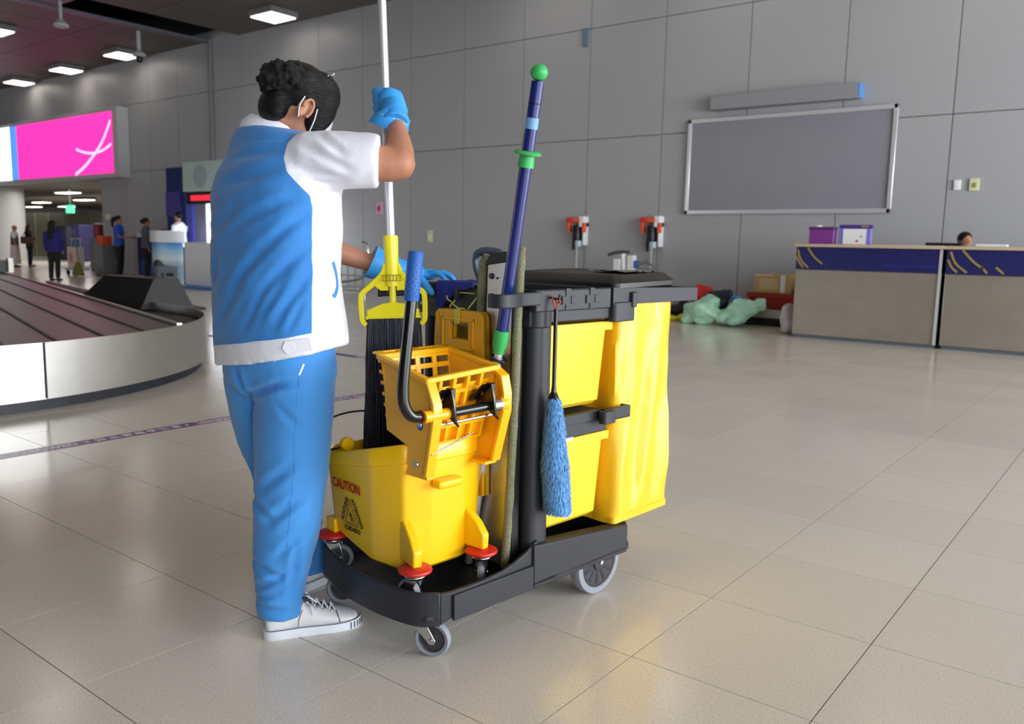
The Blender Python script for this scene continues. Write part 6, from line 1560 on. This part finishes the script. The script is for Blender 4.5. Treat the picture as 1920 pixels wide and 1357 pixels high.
# ---------------- gloves
g = MB()
PX = lambda z: Vector((0.171 - (z - 1.30) * .05, 0.139 + (z - 1.3) * .045, z))     # pole axis
def finger(zc, r, a0, a1, rad, mb, tilt=0.0):
    pts = []
    for k in range(9):
        a = math.radians(a0 + (a1 - a0) * k / 8); c = PX(zc + tilt * k / 8); pts.append(c + Vector((math.cos(a), math.sin(a), 0)) * rad)
    mb.tube(catmull(pts, 2), [r * (1 - .22 * max(0, (i - 9) / 8)) for i in range(17)], 12); mb.ball(pts[-1], r * .8, 10, 8); mb.ball(pts[0], r, 10, 8)
for k, (zc, r) in enumerate(((1.443, .0115), (1.465, .0125), (1.488, .0128), (1.510, .0118))): finger(zc, r, -20, -235, .0265, g, .002)
finger(1.478, .0125, 40, 165, .030, g, .030)
g.ball((0.196, 0.128, 1.474), (.026, .034, .044), 18, 12)
g.ball((0.180, 0.116, 1.480), (.034, .026, .042), 18, 12)
g.tube([(0.190, 0.115, 1.462), (0.197, 0.092, 1.436), (0.200, 0.078, 1.42)], [.038, .036, .036], 18)
gr_ = organic('glove', g, M['glove'], person, 0.0035, 3, label='blue rubber glove gripping the white mop pole', disp=lambda co: nz(co, 30, .0015))
def cuff(P, R, nm_par, mt_in, wob):
    rings = []; rin = []
    for i, (p, r) in enumerate(zip(P, R)):
        p = Vector(p); t = (Vector(P[min(i + 1, len(P) - 1)]) - Vector(P[max(i - 1, 0)])).normalized()
        a = t.cross(Vector((0, 0, 1))).normalized(); u = t.cross(a).normalized(); ring = []; ri = []
        for j in range(32):
            an = j * 2 * PI / 32; k = 1 + wob * (i / (len(P) - 1)) * math.sin(an * 3 + 1)
            d = a * math.cos(an) * r[0] * k + u * math.sin(an) * r[1] * k
            ring.append(p + d); ri.append(p + d * .955)
        rings.append(ring); rin.append(ri)
    o = MB().loft(rings + [rin[-1]], cap=False).build('cuff', M['glove'], nm_par, smooth=80)
    MB().loft(rin[::-1], cap=False).build('cuff_lining', mt_in, nm_par, smooth=80)
cuff([(0.188, 0.118, 1.480), (0.190, 0.112, 1.458), (0.189, 0.108, 1.438), (0.184, 0.106, 1.420), (0.178, 0.107, 1.404)], [(.034, .042), (.042, .046), (.047, .050), (.053, .054), (.058, .057)], gr_, M['glove_in'], .07)
g2 = MB()
g2.tube([(.16, .288, 1.008), (.20, .303, 1.003), (.245, .325, .996)], [.034, .032, .028], 18)
g2.ball((.262, .333, .992), (.040, .034, .019), 20, 12)
base = Vector((.285, .338, .992)); 
for k, (dx, dy, L_, r) in enumerate(((.92, -.40, .058, .0105), (1.0, -.08, .066, .0112), (.95, .25, .062, .011), (.80, .55, .050, .0095))):
    d = Vector((dx, dy, 0)).normalized(); s0 = Vector((.272 + .012 * (1.5 - abs(k - 1.5)), .312 + k * .0165, .993))
    g2.tube(catmull([s0, s0 + d * L_ * .45 + Vector((0, 0, .004)), s0 + d * L_ * .8 + Vector((0, 0, -.004)), s0 + d * L_ + Vector((0, 0, -.016))], 4), [r * (1 - .02 * i) for i in range(13)], 12)
    g2.ball(s0 + d * L_ + Vector((0, 0, -.016)), r * .8, 10, 8)
g2.tube(catmull([(.232, .296, .992), (.252, .276, .976), (.272, .262, .955), (.288, .258, .938)], 4), [.016, .0155, .015, .0145, .014, .0138, .0135, .013, .0128, .0125, .012, .0115, .011], 12)
g2.ball((.288, .258, .938), .0105, 10, 8)
gl_ = organic('glove', g2, M['glove'], person, 0.0035, 3, label='blue rubber glove resting on the cart corner', disp=lambda co: nz(co, 30, .0015))
cuff([(.195, .302, 1.003), (.165, .290, 1.008), (.135, .280, 1.015), (.108, .270, 1.024), (.096, .266, 1.030)], [(.033, .033), (.038, .038), (.042, .044), (.046, .050), (.047, .053)], gl_, M['glove_in'], .05)
